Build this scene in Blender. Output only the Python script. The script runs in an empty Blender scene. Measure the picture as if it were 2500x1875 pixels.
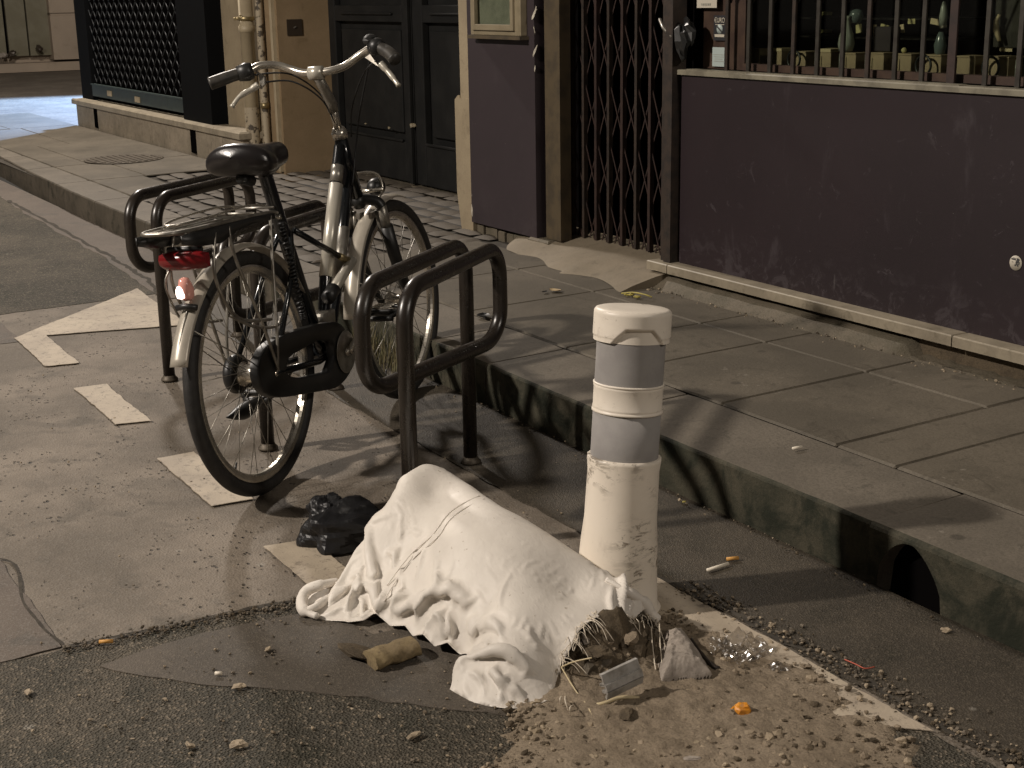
import bpy, math, random
import numpy as np
from mathutils import Vector, Matrix, noise as mnoise
random.seed(7); rng = np.random.default_rng(7)
S = bpy.context.scene; COL = S.collection
# ---------------------------------------------------------------- camera
FPX, CH = 3454.6, 1.366
def _R(yaw, pitch, roll):
    cy, sy = math.cos(yaw), math.sin(yaw)
    f = np.array([-sy*math.cos(pitch), cy*math.cos(pitch), -math.sin(pitch)])
    r = np.array([cy, sy, 0.]); d = np.cross(f, r)
    return np.array([r*math.cos(roll)+d*math.sin(roll), -r*math.sin(roll)+d*math.cos(roll), f])
CM = _R(*np.radians([59.108, 15.5, 1.008])); CO = np.array([0, 0, CH])
cd = bpy.data.cameras.new('camera'); cam = bpy.data.objects.new('camera', cd); COL.objects.link(cam)
cd.sensor_width = 36; cd.lens = FPX/2500*36; cd.clip_start = .05; cd.clip_end = 500
mw = Matrix.Identity(4)
for i in range(3):
    mw[i][0] = CM[0][i]; mw[i][1] = -CM[1][i]; mw[i][2] = -CM[2][i]; mw[i][3] = CO[i]
cam.matrix_world = mw; S.camera = cam
# survey helpers: turn a measured sight line into a real point on a known plane of the place
def ray(x, y): return CM.T @ np.array([x-1250, y-937.5, FPX])
def G(x, y, z=0.): r = ray(x, y); return Vector(CO+r*(z-CH)/r[2])
def W(x, y, Y): r = ray(x, y); return Vector(CO+r*Y/r[1])
def WX(x, y, X): r = ray(x, y); return Vector(CO+r*X/r[0])
# ---------------------------------------------------------------- world and lamps
wd = bpy.data.worlds.new('World'); S.world = wd; wd.use_nodes = True
bg = wd.node_tree.nodes['Background']; bg.inputs[0].default_value = (1.0, .87, .74, 1); bg.inputs[1].default_value = .052
def lamp(name, kind, loc, power, col, size, target=None, spot=None, blend=.5):
    l = bpy.data.lights.new(name, kind); l.energy = power; l.color = col
    if kind == 'AREA': l.size = size
    else: l.shadow_soft_size = size
    if spot: l.spot_size = math.radians(spot); l.spot_blend = blend
    o = bpy.data.objects.new(name, l); COL.objects.link(o); o.location = loc
    if target is not None: o.rotation_euler = (Vector(target)-Vector(loc)).to_track_quat('-Z', 'Y').to_euler()
    return o
lamp('street_lamp_across', 'POINT', (-4.9, -4.3, 5.0), 1780, (1, .90, .80), .14)
lamp('street_lamp_down_street', 'POINT', (-13.2, 3.0, 6.0), 1420, (1, .90, .805), .26)
lamp('shop_sign_light', 'SPOT', (-19.0, 8.6, 3.6), 12500, (.36, .58, 1), .15, (-16.7, 3.0, 0), 50, .6)
lamp('street_lamp_up_street', 'POINT', (3.2, 3.35, 4.6), 330, (1, .895, .785), .25)
S.view_settings.view_transform = 'Standard'; S.view_settings.look = 'None'; S.view_settings.exposure = .45; S.view_settings.gamma = 1
S.render.engine = 'CYCLES'
# ---------------------------------------------------------------- materials
class N:
    def __init__(s, name):
        s.m = bpy.data.materials.new(name); s.m.use_nodes = True; s.t = s.m.node_tree; s.b = s.t.nodes['Principled BSDF']
        s.co = s.n('ShaderNodeTexCoord').outputs['Object']
    def n(s, k, **kw):
        x = s.t.nodes.new(k)
        for a, v in kw.items(): setattr(x, a, v)
        return x
    def l(s, a, b): s.t.links.new(a, b)
    def mapped(s, sc):
        m = s.n('ShaderNodeMapping'); m.inputs['Scale'].default_value = sc; s.l(s.co, m.inputs[0]); return m.outputs[0]
    def noise(s, scale, detail=6, rough=.6, co=None, dist=0):
        x = s.n('ShaderNodeTexNoise'); x.inputs['Scale'].default_value = scale; x.inputs['Detail'].default_value = detail
        x.inputs['Roughness'].default_value = rough; x.inputs['Distortion'].default_value = dist; s.l(co or s.co, x.inputs['Vector']); return x.outputs[0]
    def vor(s, scale, out='Distance', feat='F1', co=None):
        x = s.n('ShaderNodeTexVoronoi'); x.feature = feat; x.inputs['Scale'].default_value = scale; s.l(co or s.co, x.inputs['Vector']); return x.outputs[out]
    def ramp(s, v, lo, hi, a=0., b=1.):
        x = s.n('ShaderNodeMapRange'); x.inputs[1].default_value = lo; x.inputs[2].default_value = hi; x.inputs[3].default_value = a; x.inputs[4].default_value = b
        x.interpolation_type = 'SMOOTHSTEP'; s.l(v, x.inputs[0]); return x.outputs[0]
    def mul(s, a, b, op='MULTIPLY'):
        x = s.n('ShaderNodeMath'); x.operation = op; s.l(a, x.inputs[0])
        if isinstance(b, (int, float)): x.inputs[1].default_value = b
        else: s.l(b, x.inputs[1])
        return x.outputs[0]
    def mix(s, f, a, b):
        x = s.n('ShaderNodeMix'); x.data_type = 'RGBA'
        if isinstance(f, (int, float)): x.inputs[0].default_value = f
        else: s.l(f, x.inputs[0])
        for v, i in ((a, 6), (b, 7)):
            if isinstance(v, tuple): x.inputs[i].default_value = (*v, 1)
            else: s.l(v, x.inputs[i])
        return x.outputs[2]
    def bump(s, h, st, dist=.01, prev=None):
        x = s.n('ShaderNodeBump'); x.inputs['Strength'].default_value = st; x.inputs['Distance'].default_value = dist; s.l(h, x.inputs['Height'])
        if prev is not None: s.l(prev, x.inputs['Normal'])
        return x.outputs[0]
    def done(s, col=None, rough=.7, metal=0, nrm=None, spec=.5, **kw):
        if isinstance(col, tuple): s.b.inputs['Base Color'].default_value = (*col, 1)
        elif col is not None: s.l(col, s.b.inputs['Base Color'])
        if isinstance(rough, (int, float)): s.b.inputs['Roughness'].default_value = rough
        else: s.l(rough, s.b.inputs['Roughness'])
        s.b.inputs['Metallic'].default_value = metal; s.b.inputs['Specular IOR Level'].default_value = spec
        if nrm is not None: s.l(nrm, s.b.inputs['Normal'])
        for k, v in kw.items(): s.b.inputs[k].default_value = v
        return s.m
def plain(name, c, rough=.5, metal=0, c2=None, sc=20, lo=.4, hi=.65, bump=0, bsc=60, spec=.5, co=None, **kw):
    n = N(name); col = c
    cc = n.mapped(co) if co else None
    if c2: col = n.mix(n.ramp(n.noise(sc, co=cc), lo, hi), c, c2)
    nr = n.bump(n.noise(bsc, co=cc), bump, .004) if bump else None
    return n.done(col, rough, metal, nr, spec, **kw)
MT = {}
def asphalt(name, c1, c2, pits=0., pitc=(.03, .027, .024), fleck=.3, fl=(.3, .28, .25), bumps=.5, vs=150, stain=(.07, .062, .052), rough=.75, fl_lo=.62):
    n = N(name)
    a = n.mix(n.ramp(n.noise(1.6, 8, .65), .38, .66), c1, c2)
    a = n.mix(n.mul(n.ramp(n.noise(5.5, 8, .7, dist=.6), .50, .68), .75), a, stain)
    a = n.mix(n.mul(n.ramp(n.noise(2.3, 6, .6, co=n.mapped((1, 1.6, 1)), dist=.9), .55, .70), .5), a, stain)
    g = n.noise(260, 3, .7)
    a = n.mix(n.mul(n.ramp(g, .35, .7), .35), a, stain)
    vc = n.n('ShaderNodeTexVoronoi'); vc.inputs['Scale'].default_value = vs; n.l(n.co, vc.inputs['Vector'])
    sep = n.n('ShaderNodeSeparateColor'); n.l(vc.outputs['Color'], sep.inputs[0])
    a = n.mix(n.mul(n.ramp(sep.outputs[0], fl_lo, .98), fleck), a, fl)
    nr = n.bump(n.noise(55, 6, .7), bumps*.6, .006)
    nr = n.bump(n.vor(vs), bumps, .006, nr)
    if pits:
        pv = n.mul(n.ramp(n.vor(34, co=n.mapped((1, 1.7, 1))), .16, .30, 1, 0), n.ramp(n.noise(3.2, 4), .42, .6))
        pv = n.mul(pv, n.ramp(n.noise(17, 3), .45, .58))
        a = n.mix(n.mul(pv, pits), a, pitc)
        nr = n.bump(n.mul(pv, -1), .9, .006, nr)
    gv = n.mul(n.ramp(n.vor(5.5), .05, .075, 1, 0), n.ramp(n.noise(9, 2), .5, .56))
    a = n.mix(n.mul(gv, .45), a, (.30, .275, .235))
    return n.done(a, rough, 0, nr, .35)
MT['worn'] = asphalt('worn_asphalt', (.130, .108, .083), (.240, .200, .158), pits=.85, vs=170, bumps=.3, fleck=.14, stain=(.092, .078, .06))
MT['coarse'] = asphalt('coarse_asphalt', (.048, .042, .030), (.100, .083, .060), vs=170, bumps=.9, fleck=.55, fl=(.25, .205, .15), fl_lo=.74, stain=(.027, .026, .016))
MT['smooth'] = asphalt('smooth_asphalt', (.072, .060, .046), (.105, .086, .066), vs=260, bumps=.25, fleck=.2, fl=(.26, .22, .17))
MT['gutter'] = asphalt('gutter_asphalt', (.046, .038, .028), (.072, .059, .043), vs=240, bumps=.3, fleck=.22, rough=.62, stain=(.028, .024, .016), fl=(.20, .165, .12))
MT['midpatch'] = asphalt('red_brown_asphalt', (.105, .083, .066), (.135, .108, .085), vs=260, bumps=.2, fleck=.2)
MT['farroad'] = asphalt('street_asphalt', (.11, .09, .07), (.17, .145, .115), vs=60, bumps=.3, fleck=.2)
def paint():
    n = N('white_road_paint')
    a = n.mix(n.ramp(n.noise(4, 6), .35, .7), (.46, .39, .295), (.34, .285, .22))
    w = n.ramp(n.noise(34, 9, .8), .53, .61)
    a = n.mix(n.mul(w, .7), a, (.15, .125, .1))
    w2 = n.mul(n.ramp(n.noise(7, 8, .75, dist=.8), .54, .66), n.ramp(n.noise(90, 4, .7), .42, .56))
    a = n.mix(n.mul(w2, .75), a, (.13, .11, .088))
    a = n.mix(n.ramp(n.noise(2.2, 5, .7), .5, .72, 0, .45), a, (.2, .17, .13))
    cr = n.mul(n.ramp(n.vor(9, feat='DISTANCE_TO_EDGE'), 0, .012, 1, 0), n.ramp(n.noise(5), .5, .6))
    a = n.mix(n.mul(cr, .6), a, (.16, .13, .1))
    return n.done(a, .65, 0, n.bump(n.noise(140, 4), .35, .003), .35)
MT['paint'] = paint()
def stone(name, c1, c2, c3, sc=3, grain=180, gr=.35, bump=.35, rough=.7, mossy=None, mlo=.45, mhi=.6, mamt=1.):
    n = N(name)
    a = n.mix(n.ramp(n.noise(sc, 7, .65), .38, .64), c1, c2)
    a = n.mix(n.mul(n.ramp(n.noise(sc*4, 6, .7, dist=.8), .54, .7), .7), a, c3)
    a = n.mix(n.mul(n.ramp(n.noise(grain, 3, .7), .4, .7), gr), a, c3)
    if name in ('pavement_slab', 'granite_kerb'):
        a = n.mix(n.mul(n.ramp(n.vor(4.3), .055, .09, 1, 0), .55), a, (.035, .03, .022))
        a = n.mix(n.mul(n.mul(n.ramp(n.noise(26, 5, .7), .62, .70), n.ramp(n.noise(2.7, 3), .5, .62)), .55), a, (.28, .25, .205))
        a = n.mix(n.mul(n.ramp(n.noise(1.1, 5, .6, dist=.5), .5, .68), .45), a, c3)
    if mossy: a = n.mix(n.mul(n.ramp(n.noise(7, 6, .7, dist=.4), mlo, mhi), mamt), a, mossy)
    return n.done(a, rough, 0, n.bump(n.noise(grain*.6, 5, .7), bump, .004), .35)
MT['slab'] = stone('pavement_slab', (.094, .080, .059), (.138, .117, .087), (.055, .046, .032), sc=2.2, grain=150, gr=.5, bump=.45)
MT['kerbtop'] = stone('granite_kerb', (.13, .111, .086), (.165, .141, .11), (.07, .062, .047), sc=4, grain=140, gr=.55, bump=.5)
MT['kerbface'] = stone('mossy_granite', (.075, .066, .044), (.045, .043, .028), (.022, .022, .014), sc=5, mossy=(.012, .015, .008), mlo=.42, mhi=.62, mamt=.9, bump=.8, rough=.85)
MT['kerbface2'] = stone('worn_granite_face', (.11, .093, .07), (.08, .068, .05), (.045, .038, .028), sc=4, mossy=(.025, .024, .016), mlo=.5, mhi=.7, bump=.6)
MT['mortar'] = stone('old_mortar', (.15, .125, .09), (.105, .09, .062), (.06, .053, .035), sc=7, bump=.9)
MT['ramp'] = stone('cement_ramp', (.24, .198, .14), (.20, .165, .115), (.13, .107, .075), sc=4, bump=.5)
MT['marble'] = stone('marble_sill', (.30, .258, .19), (.225, .192, .142), (.14, .12, .082), sc=6, grain=60, gr=.2, bump=.12, rough=.5)
MT['plinth'] = stone('marble_plinth', (.40, .34, .26), (.29, .25, .19), (.16, .135, .10), sc=3.5, grain=50, bump=.25, rough=.6)
MT['beige'] = stone('beige_stone', (.33, .27, .18), (.27, .218, .145), (.19, .15, .098), sc=2.4, grain=120, gr=.2, bump=.25)
MT['beige2'] = stone('ochre_render', (.27, .195, .115), (.22, .158, .09), (.17, .12, .065), sc=2.2, grain=120, gr=.2, bump=.25)
MT['farstone'] = stone('pale_pink_stone', (.36, .29, .22), (.32, .26, .20), (.26, .21, .155), sc=1, grain=40, gr=.15, bump=.1)
MT['far_door'] = plain('grey_green_shutter', (.14, .125, .08), .6, c2=(.17, .155, .105), sc=3)
MT['dark_joint'] = plain('joint_dirt', (.034, .028, .020), .95, c2=(.058, .049, .036), sc=30)
MT['cobble'] = stone('cobble_stone', (.105, .088, .068), (.080, .067, .051), (.058, .049, .037), sc=6, bump=.5)
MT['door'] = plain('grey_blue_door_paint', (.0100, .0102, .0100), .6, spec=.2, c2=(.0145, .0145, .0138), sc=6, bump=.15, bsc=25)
def purple(name, c1, c2, c3):
    n = N(name)
    a = n.mix(n.ramp(n.noise(1.4, 6), .35, .68), c1, c2)
    st = n.mul(n.ramp(n.noise(4.2, 7, .62, co=n.mapped((1.4, 1, .55)), dist=.3), .60, .72), .55)
    a = n.mix(st, a, c3)
    fk = n.mul(n.ramp(n.noise(55, 3, .6), .735, .76), n.ramp(n.noise(5, 3), .48, .6))
    a = n.mix(n.mul(fk, .8), a, (.25, .22, .2))
    sp = n.n('ShaderNodeSeparateXYZ'); n.l(n.co, sp.inputs[0])
    lowm = n.mul(n.ramp(sp.outputs[2], .10, .30, 1, 0), n.ramp(n.noise(14, 8, .75, dist=.8), .50, .60))
    a = n.mix(n.mul(lowm, .6), a, c3)
    chip = n.mul(n.ramp(n.noise(7.5, 9, .72, dist=.5), .63, .645), n.ramp(n.noise(2.2, 2), .42, .55))
    a = n.mix(n.mul(chip, .6), a, c3)
    drip = n.mul(n.ramp(n.noise(26, 4, .6, co=n.mapped((1, 1, .09))), .68, .72), n.ramp(n.noise(3.4, 3, co=n.mapped((1, 1, .8))), .56, .64))
    a = n.mix(n.mul(drip, .7), a, (.09, .08, .078))
    a = n.mix(n.mul(n.ramp(n.noise(11, 8, .75, dist=1.1), .60, .67), .45), a, c3)
    return n.done(a, .55, 0, n.bump(n.noise(190, 3), .12, .002), .4)
MT['purple'] = purple('dark_purple_paint', (.0215, .0128, .0158), (.0170, .0104, .0128), (.060, .049, .054))
MT['purple2'] = purple('mauve_pillar_paint', (.038, .028, .032), (.032, .024, .0275), (.046, .036, .039))
MT['rust'] = plain('rusty_brown_iron', (.034, .022, .015), .65, .05, c2=(.017, .012, .009), sc=25, bump=.3, bsc=120)
MT['rust2'] = plain('maroon_iron', (.034, .018, .014), .6, .05, c2=(.020, .012, .010), sc=18, bump=.2, bsc=120)
MT['iron_grey'] = plain('grey_iron_bar', (.06, .055, .046), .45, .4, c2=(.04, .035, .03), sc=20)
MT['olive_frame'] = plain('olive_brown_frame', (.085, .063, .035), .6, c2=(.055, .042, .026), sc=12)
MT['shade_black'] = plain('painted_shade_black', (.004, .0035, .0035), .95, spec=0.0)  # near-black without sheen: the shade inside openings is put into the colour
MT['blackpaint'] = plain('black_shutter_frame', (.0030, .0033, .0038), .8, spec=.08)
MT['lattice'] = plain('lattice_steel', (.011, .012, .013), .5, .1, spec=.3)
MT['greenbar'] = plain('dark_green_bar', (.035, .05, .045), .45, c2=(.025, .035, .032), sc=15)
MT['pipe'] = plain('cream_pipe_paint', (.36, .30, .20), .5, c2=(.30, .245, .16), sc=8, bump=.2)
MT['pipe_worn'] = plain('peeling_pipe_paint', (.34, .285, .20), .6, c2=(.055, .042, .028), sc=22, lo=.52, hi=.58, bump=.4)
MT['brass'] = plain('aged_brass', (.30, .24, .13), .4, .8)
MT['plate'] = plain('dark_intercom_plate', (.05, .037, .026), .4, .3)
MT['menuwood'] = plain('beige_painted_wood', (.24, .20, .13), .5, c2=(.20, .165, .105), sc=14)
MT['menupaper'] = plain('grey_notice_paper', (.30, .29, .245), .6, c2=(.20, .195, .165), sc=7)
MT['whitesill'] = plain('pale_window_ledge', (.23, .21, .155), .5, c2=(.15, .135, .10), sc=14)
def glassy(name, tint, op, rough=.04):
    n = N(name); t = n.t
    tr = n.n('ShaderNodeBsdfTransparent'); tr.inputs[0].default_value = (*tint, 1)
    gl = n.n('ShaderNodeBsdfGlossy'); gl.inputs['Roughness'].default_value = rough; gl.inputs[0].default_value = (.8, .8, .8, 1)
    fr = n.n('ShaderNodeLayerWeight'); fr.inputs[0].default_value = .5
    f = n.mul(n.mul(fr.outputs['Facing'], 4, 'POWER'), .6); f = n.mul(f, .035+op, 'ADD')
    mx = n.n('ShaderNodeMixShader'); n.l(f, mx.inputs[0]); n.l(tr.outputs[0], mx.inputs[1]); n.l(gl.outputs[0], mx.inputs[2])
    n.l(mx.outputs[0], t.nodes['Material Output'].inputs[0]); return n.m
MT['pane'] = glassy('window_pane_glass', (.82, .85, .80), 0)
def rackm():
    n = N('dark_brown_coated_steel')
    a = n.mix(n.ramp(n.noise(9, 6), .4, .7), (.0165, .0125, .0095), (.023, .018, .0135))
    return n.done(a, n.ramp(n.noise(30), .3, .7, .24, .36), .0, n.bump(n.noise(160, 2), .06, .002), .6)
MT['rack'] = rackm()
def boll(name, c1, c2, scr, slo=.62):
    n = N(name)
    a = n.mix(n.ramp(n.noise(5, 6), .4, .7), c1, c2)
    a = n.mix(n.mul(n.mul(n.ramp(n.noise(3.5, 5, .7, dist=.8), .5, .62), n.ramp(n.noise(28, 6, .8), .45, .6)), scr*.35), a, (.34, .28, .21))
    s1 = n.mul(n.ramp(n.noise(16, 8, .75, co=n.mapped((1, 1, 2.6)), dist=1.2), slo, slo+.07), n.ramp(n.noise(6, 3), .45, .6))
    a = n.mix(n.mul(s1, scr), a, (.17, .135, .095))
    a = n.mix(n.mul(n.ramp(n.noise(70, 4, .7), .66, .74), scr*.7), a, (.2, .16, .11))
    return n.done(a, .42, 0, n.bump(n.noise(40), .06, .003), .4)
MT['boll'] = boll('white_bollard_plastic', (.78, .71, .61), (.70, .635, .54), .6, .58)
MT['boll_low'] = boll('scuffed_white_plastic', (.78, .705, .60), (.68, .61, .51), .95, .50)
MT['band'] = plain('grey_reflective_band', (.30, .285, .27), .7, c2=(.265, .25, .24), sc=14, bump=.1, bsc=300, spec=.15)
def sackm():
    n = N('white_woven_plastic')
    a = n.mix(n.ramp(n.noise(4, 6), .38, .68), (.71, .66, .59), (.61, .565, .505))
    a = n.mix(n.mul(n.ramp(n.noise(13, 6, .7, dist=.5), .58, .72), .5), a, (.60, .55, .475))
    a = n.mix(n.mul(n.ramp(n.noise(60, 3), .68, .74), .7), a, (.34, .28, .21))
    w = n.n('ShaderNodeTexWave'); w.inputs['Scale'].default_value = 160; w.bands_direction = 'X'; n.l(n.co, w.inputs['Vector'])
    w2 = n.n('ShaderNodeTexWave'); w2.inputs['Scale'].default_value = 160; w2.bands_direction = 'Y'; n.l(n.co, w2.inputs['Vector'])
    rd = n.n('ShaderNodeTexNoise'); rd.noise_type = 'RIDGED_MULTIFRACTAL'; rd.inputs['Scale'].default_value = 24; rd.inputs['Detail'].default_value = 5; rd.inputs['Distortion'].default_value = .6; n.l(n.mapped((1.3, .7, 1)), rd.inputs['Vector'])
    def crease(sc, w_, st, prev, mp, ds):
        x = n.mul(n.mul(n.noise(sc, 2, .5, co=n.mapped(mp), dist=ds), -.5, 'ADD'), 1, 'MULTIPLY'); ab = n.n('ShaderNodeMath'); ab.operation = 'ABSOLUTE'; n.l(x, ab.inputs[0])
        return n.bump(n.ramp(ab.outputs[0], 0, w_), st, .006, prev)
    nr = n.bump(n.noise(9, 4, .5), .25, .012); nr = n.bump(rd.outputs[0], .26, .004, nr)
    r2 = n.n('ShaderNodeTexNoise'); r2.noise_type = 'RIDGED_MULTIFRACTAL'; r2.inputs['Scale'].default_value = 60; r2.inputs['Detail'].default_value = 4; r2.inputs['Distortion'].default_value = .9; n.l(n.mapped((.8, 1.5, 1)), r2.inputs['Vector'])
    nr = n.bump(r2.outputs[0], .24, .002, nr)
    nr = n.bump(n.noise(100, 4, .55, dist=.6), .25, .002, nr)
    nr = n.bump(n.mul(w.outputs[1], w2.outputs[1], 'ADD'), .10, .001, nr)
    return n.done(a, n.ramp(n.noise(14, 5), .3, .7, .45, .65), 0, nr, .4)
MT['sack'] = sackm()
MT['blackbag'] = plain('black_bin_liner', (.010, .010, .011), .42, spec=.35, c2=(.014, .014, .015), sc=10, bump=.5, bsc=28)
MT['dirt'] = stone('brown_spoil', (.285, .228, .162), (.215, .170, .118), (.105, .081, .056), sc=14, grain=200, gr=.5, bump=1.0, rough=.95)
MT['dirt_dark'] = stone('dark_spoil', (.125, .095, .060), (.085, .065, .042), (.045, .035, .023), sc=18, grain=220, gr=.5, bump=1.0, rough=.9)  # darker brown tone of the spoil
MT['film'] = stone('thin_dust', (.23, .175, .115), (.27, .21, .14), (.14, .105, .067), sc=12, grain=150, gr=.5, bump=.6, rough=.9)
MT['pebble'] = stone('grey_brown_grit', (.16, .13, .095), (.10, .084, .062), (.055, .045, .033), sc=20, bump=.5)
MT['pebble_pale'] = stone('pale_grit', (.36, .29, .20), (.27, .215, .15), (.2, .155, .105), sc=20, bump=.5)
MT['alu'] = plain('scratched_aluminium', (.40, .385, .36), .4, .15, c2=(.24, .225, .2), sc=30, bump=.2)
MT['ragm'] = stone('dirty_grey_cloth', (.38, .33, .28), (.27, .235, .2), (.11, .09, .07), sc=9, grain=60, bump=.8, rough=.85)
MT['woodm'] = stone('muddy_cardboard', (.25, .19, .10), (.18, .135, .075), (.09, .068, .04), sc=14, bump=.6, rough=.85)
MT['straw'] = plain('straw_coloured_plastic', (.52, .43, .26), .5)
MT['fray'] = plain('white_loose_thread', (.68, .60, .48), .5)
MT['orange'] = plain('orange_peel', (.75, .30, .02), .45, c2=(.62, .24, .03), sc=60, bump=.3)
MT['butt'] = plain('cigarette_filter', (.58, .30, .07), .6)
MT['cigwhite'] = plain('cigarette_paper', (.75, .68, .56), .6)
MT['clear'] = glassy('clear_plastic_film', (.95, .93, .9), .30, .16)
MT['red_thread'] = plain('red_thread', (.45, .10, .06), .6)
MT['yellow'] = plain('yellow_paper', (.42, .35, .07), .6, c2=(.33, .28, .08), sc=90)
MT['leafm'] = plain('pale_dry_leaf', (.42, .32, .18), .7, c2=(.3, .22, .12), sc=60)
MT['cast'] = plain('cast_iron_cover', (.07, .057, .042), .55, .4, c2=(.12, .1, .075), sc=30, bump=.5)
MT['grass'] = plain('dry_grass', (.13, .105, .05), .8, c2=(.09, .085, .035), sc=30)
# bicycle
MT['bk_black'] = plain('gloss_black_paint', (.006, .007, .008), .16, spec=.6)
MT['bk_plastic'] = plain('black_plastic', (.012, .012, .012), .42, c2=(.018, .018, .017), sc=20)
MT['bk_silver'] = plain('silver_paint', (.50, .47, .40), .32, .35)
MT['bk_alu'] = plain('polished_aluminium', (.62, .58, .50), .26, .85, c2=(.5, .46, .4), sc=25)
MT['bk_steel'] = plain('dull_steel', (.34, .32, .28), .38, .75, c2=(.22, .2, .17), sc=30)
MT['bk_chrome'] = plain('chrome_steel', (.7, .68, .62), .12, 1.0)
MT['tyre'] = plain('black_rubber', (.014, .013, .012), .62, c2=(.022, .02, .018), sc=40, bump=.4, bsc=220)
MT['guard'] = plain('silver_grey_mudguard', (.46, .42, .35), .35, .25, c2=(.38, .345, .29), sc=12)
MT['saddle'] = plain('black_vinyl', (.012, .010, .010), .28, spec=.6, bump=.12, bsc=90)
MT['grip'] = plain('grey_black_grip', (.03, .028, .024), .45, c2=(.05, .045, .038), sc=30)
MT['red'] = plain('red_reflector', (.15, .005, .007), .22, spec=.6)
n_ = N('lit_lamp_lens'); MT['lamp_lens'] = n_.done((.9, .7, .62), .15, 0, None, .5, **{'Emission Color': (1, .78, .68, 1), 'Emission Strength': 2.2})
n_ = N('clear_red_lens'); MT['lens'] = n_.done((.75, .36, .30), .1, 0, None, .7)
MT['cable'] = plain('black_cable', (.01, .01, .01), .4)
MT['box'] = plain('brown_cardboard', (.36, .27, .17), .7, c2=(.30, .22, .14), sc=12)
MT['boxlid'] = plain('pale_box_lid', (.55, .44, .28), .6)
MT['vase'] = plain('pale_green_ceramic', (.30, .31, .27), .3)
MT['vase2'] = plain('blue_grey_glass', (.11, .135, .13), .2)
MT['shelf'] = plain('dark_shelf', (.012, .010, .009), .4)
MT['paleitem'] = plain('yellow_label', (.5, .44, .22), .5)
MT['bluepaper'] = plain('pale_blue_notice', (.36, .42, .40), .6)
MT['whitepaper'] = plain('white_notice', (.48, .44, .36), .6)
MT['ink'] = plain('dark_print', (.05, .05, .05), .7)
MT['stickblack'] = plain('black_sticker', (.022, .022, .026), .5)
MT['redwood'] = plain('dark_red_wood', (.04, .022, .015), .5, c2=(.06, .035, .022), sc=14)
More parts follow.
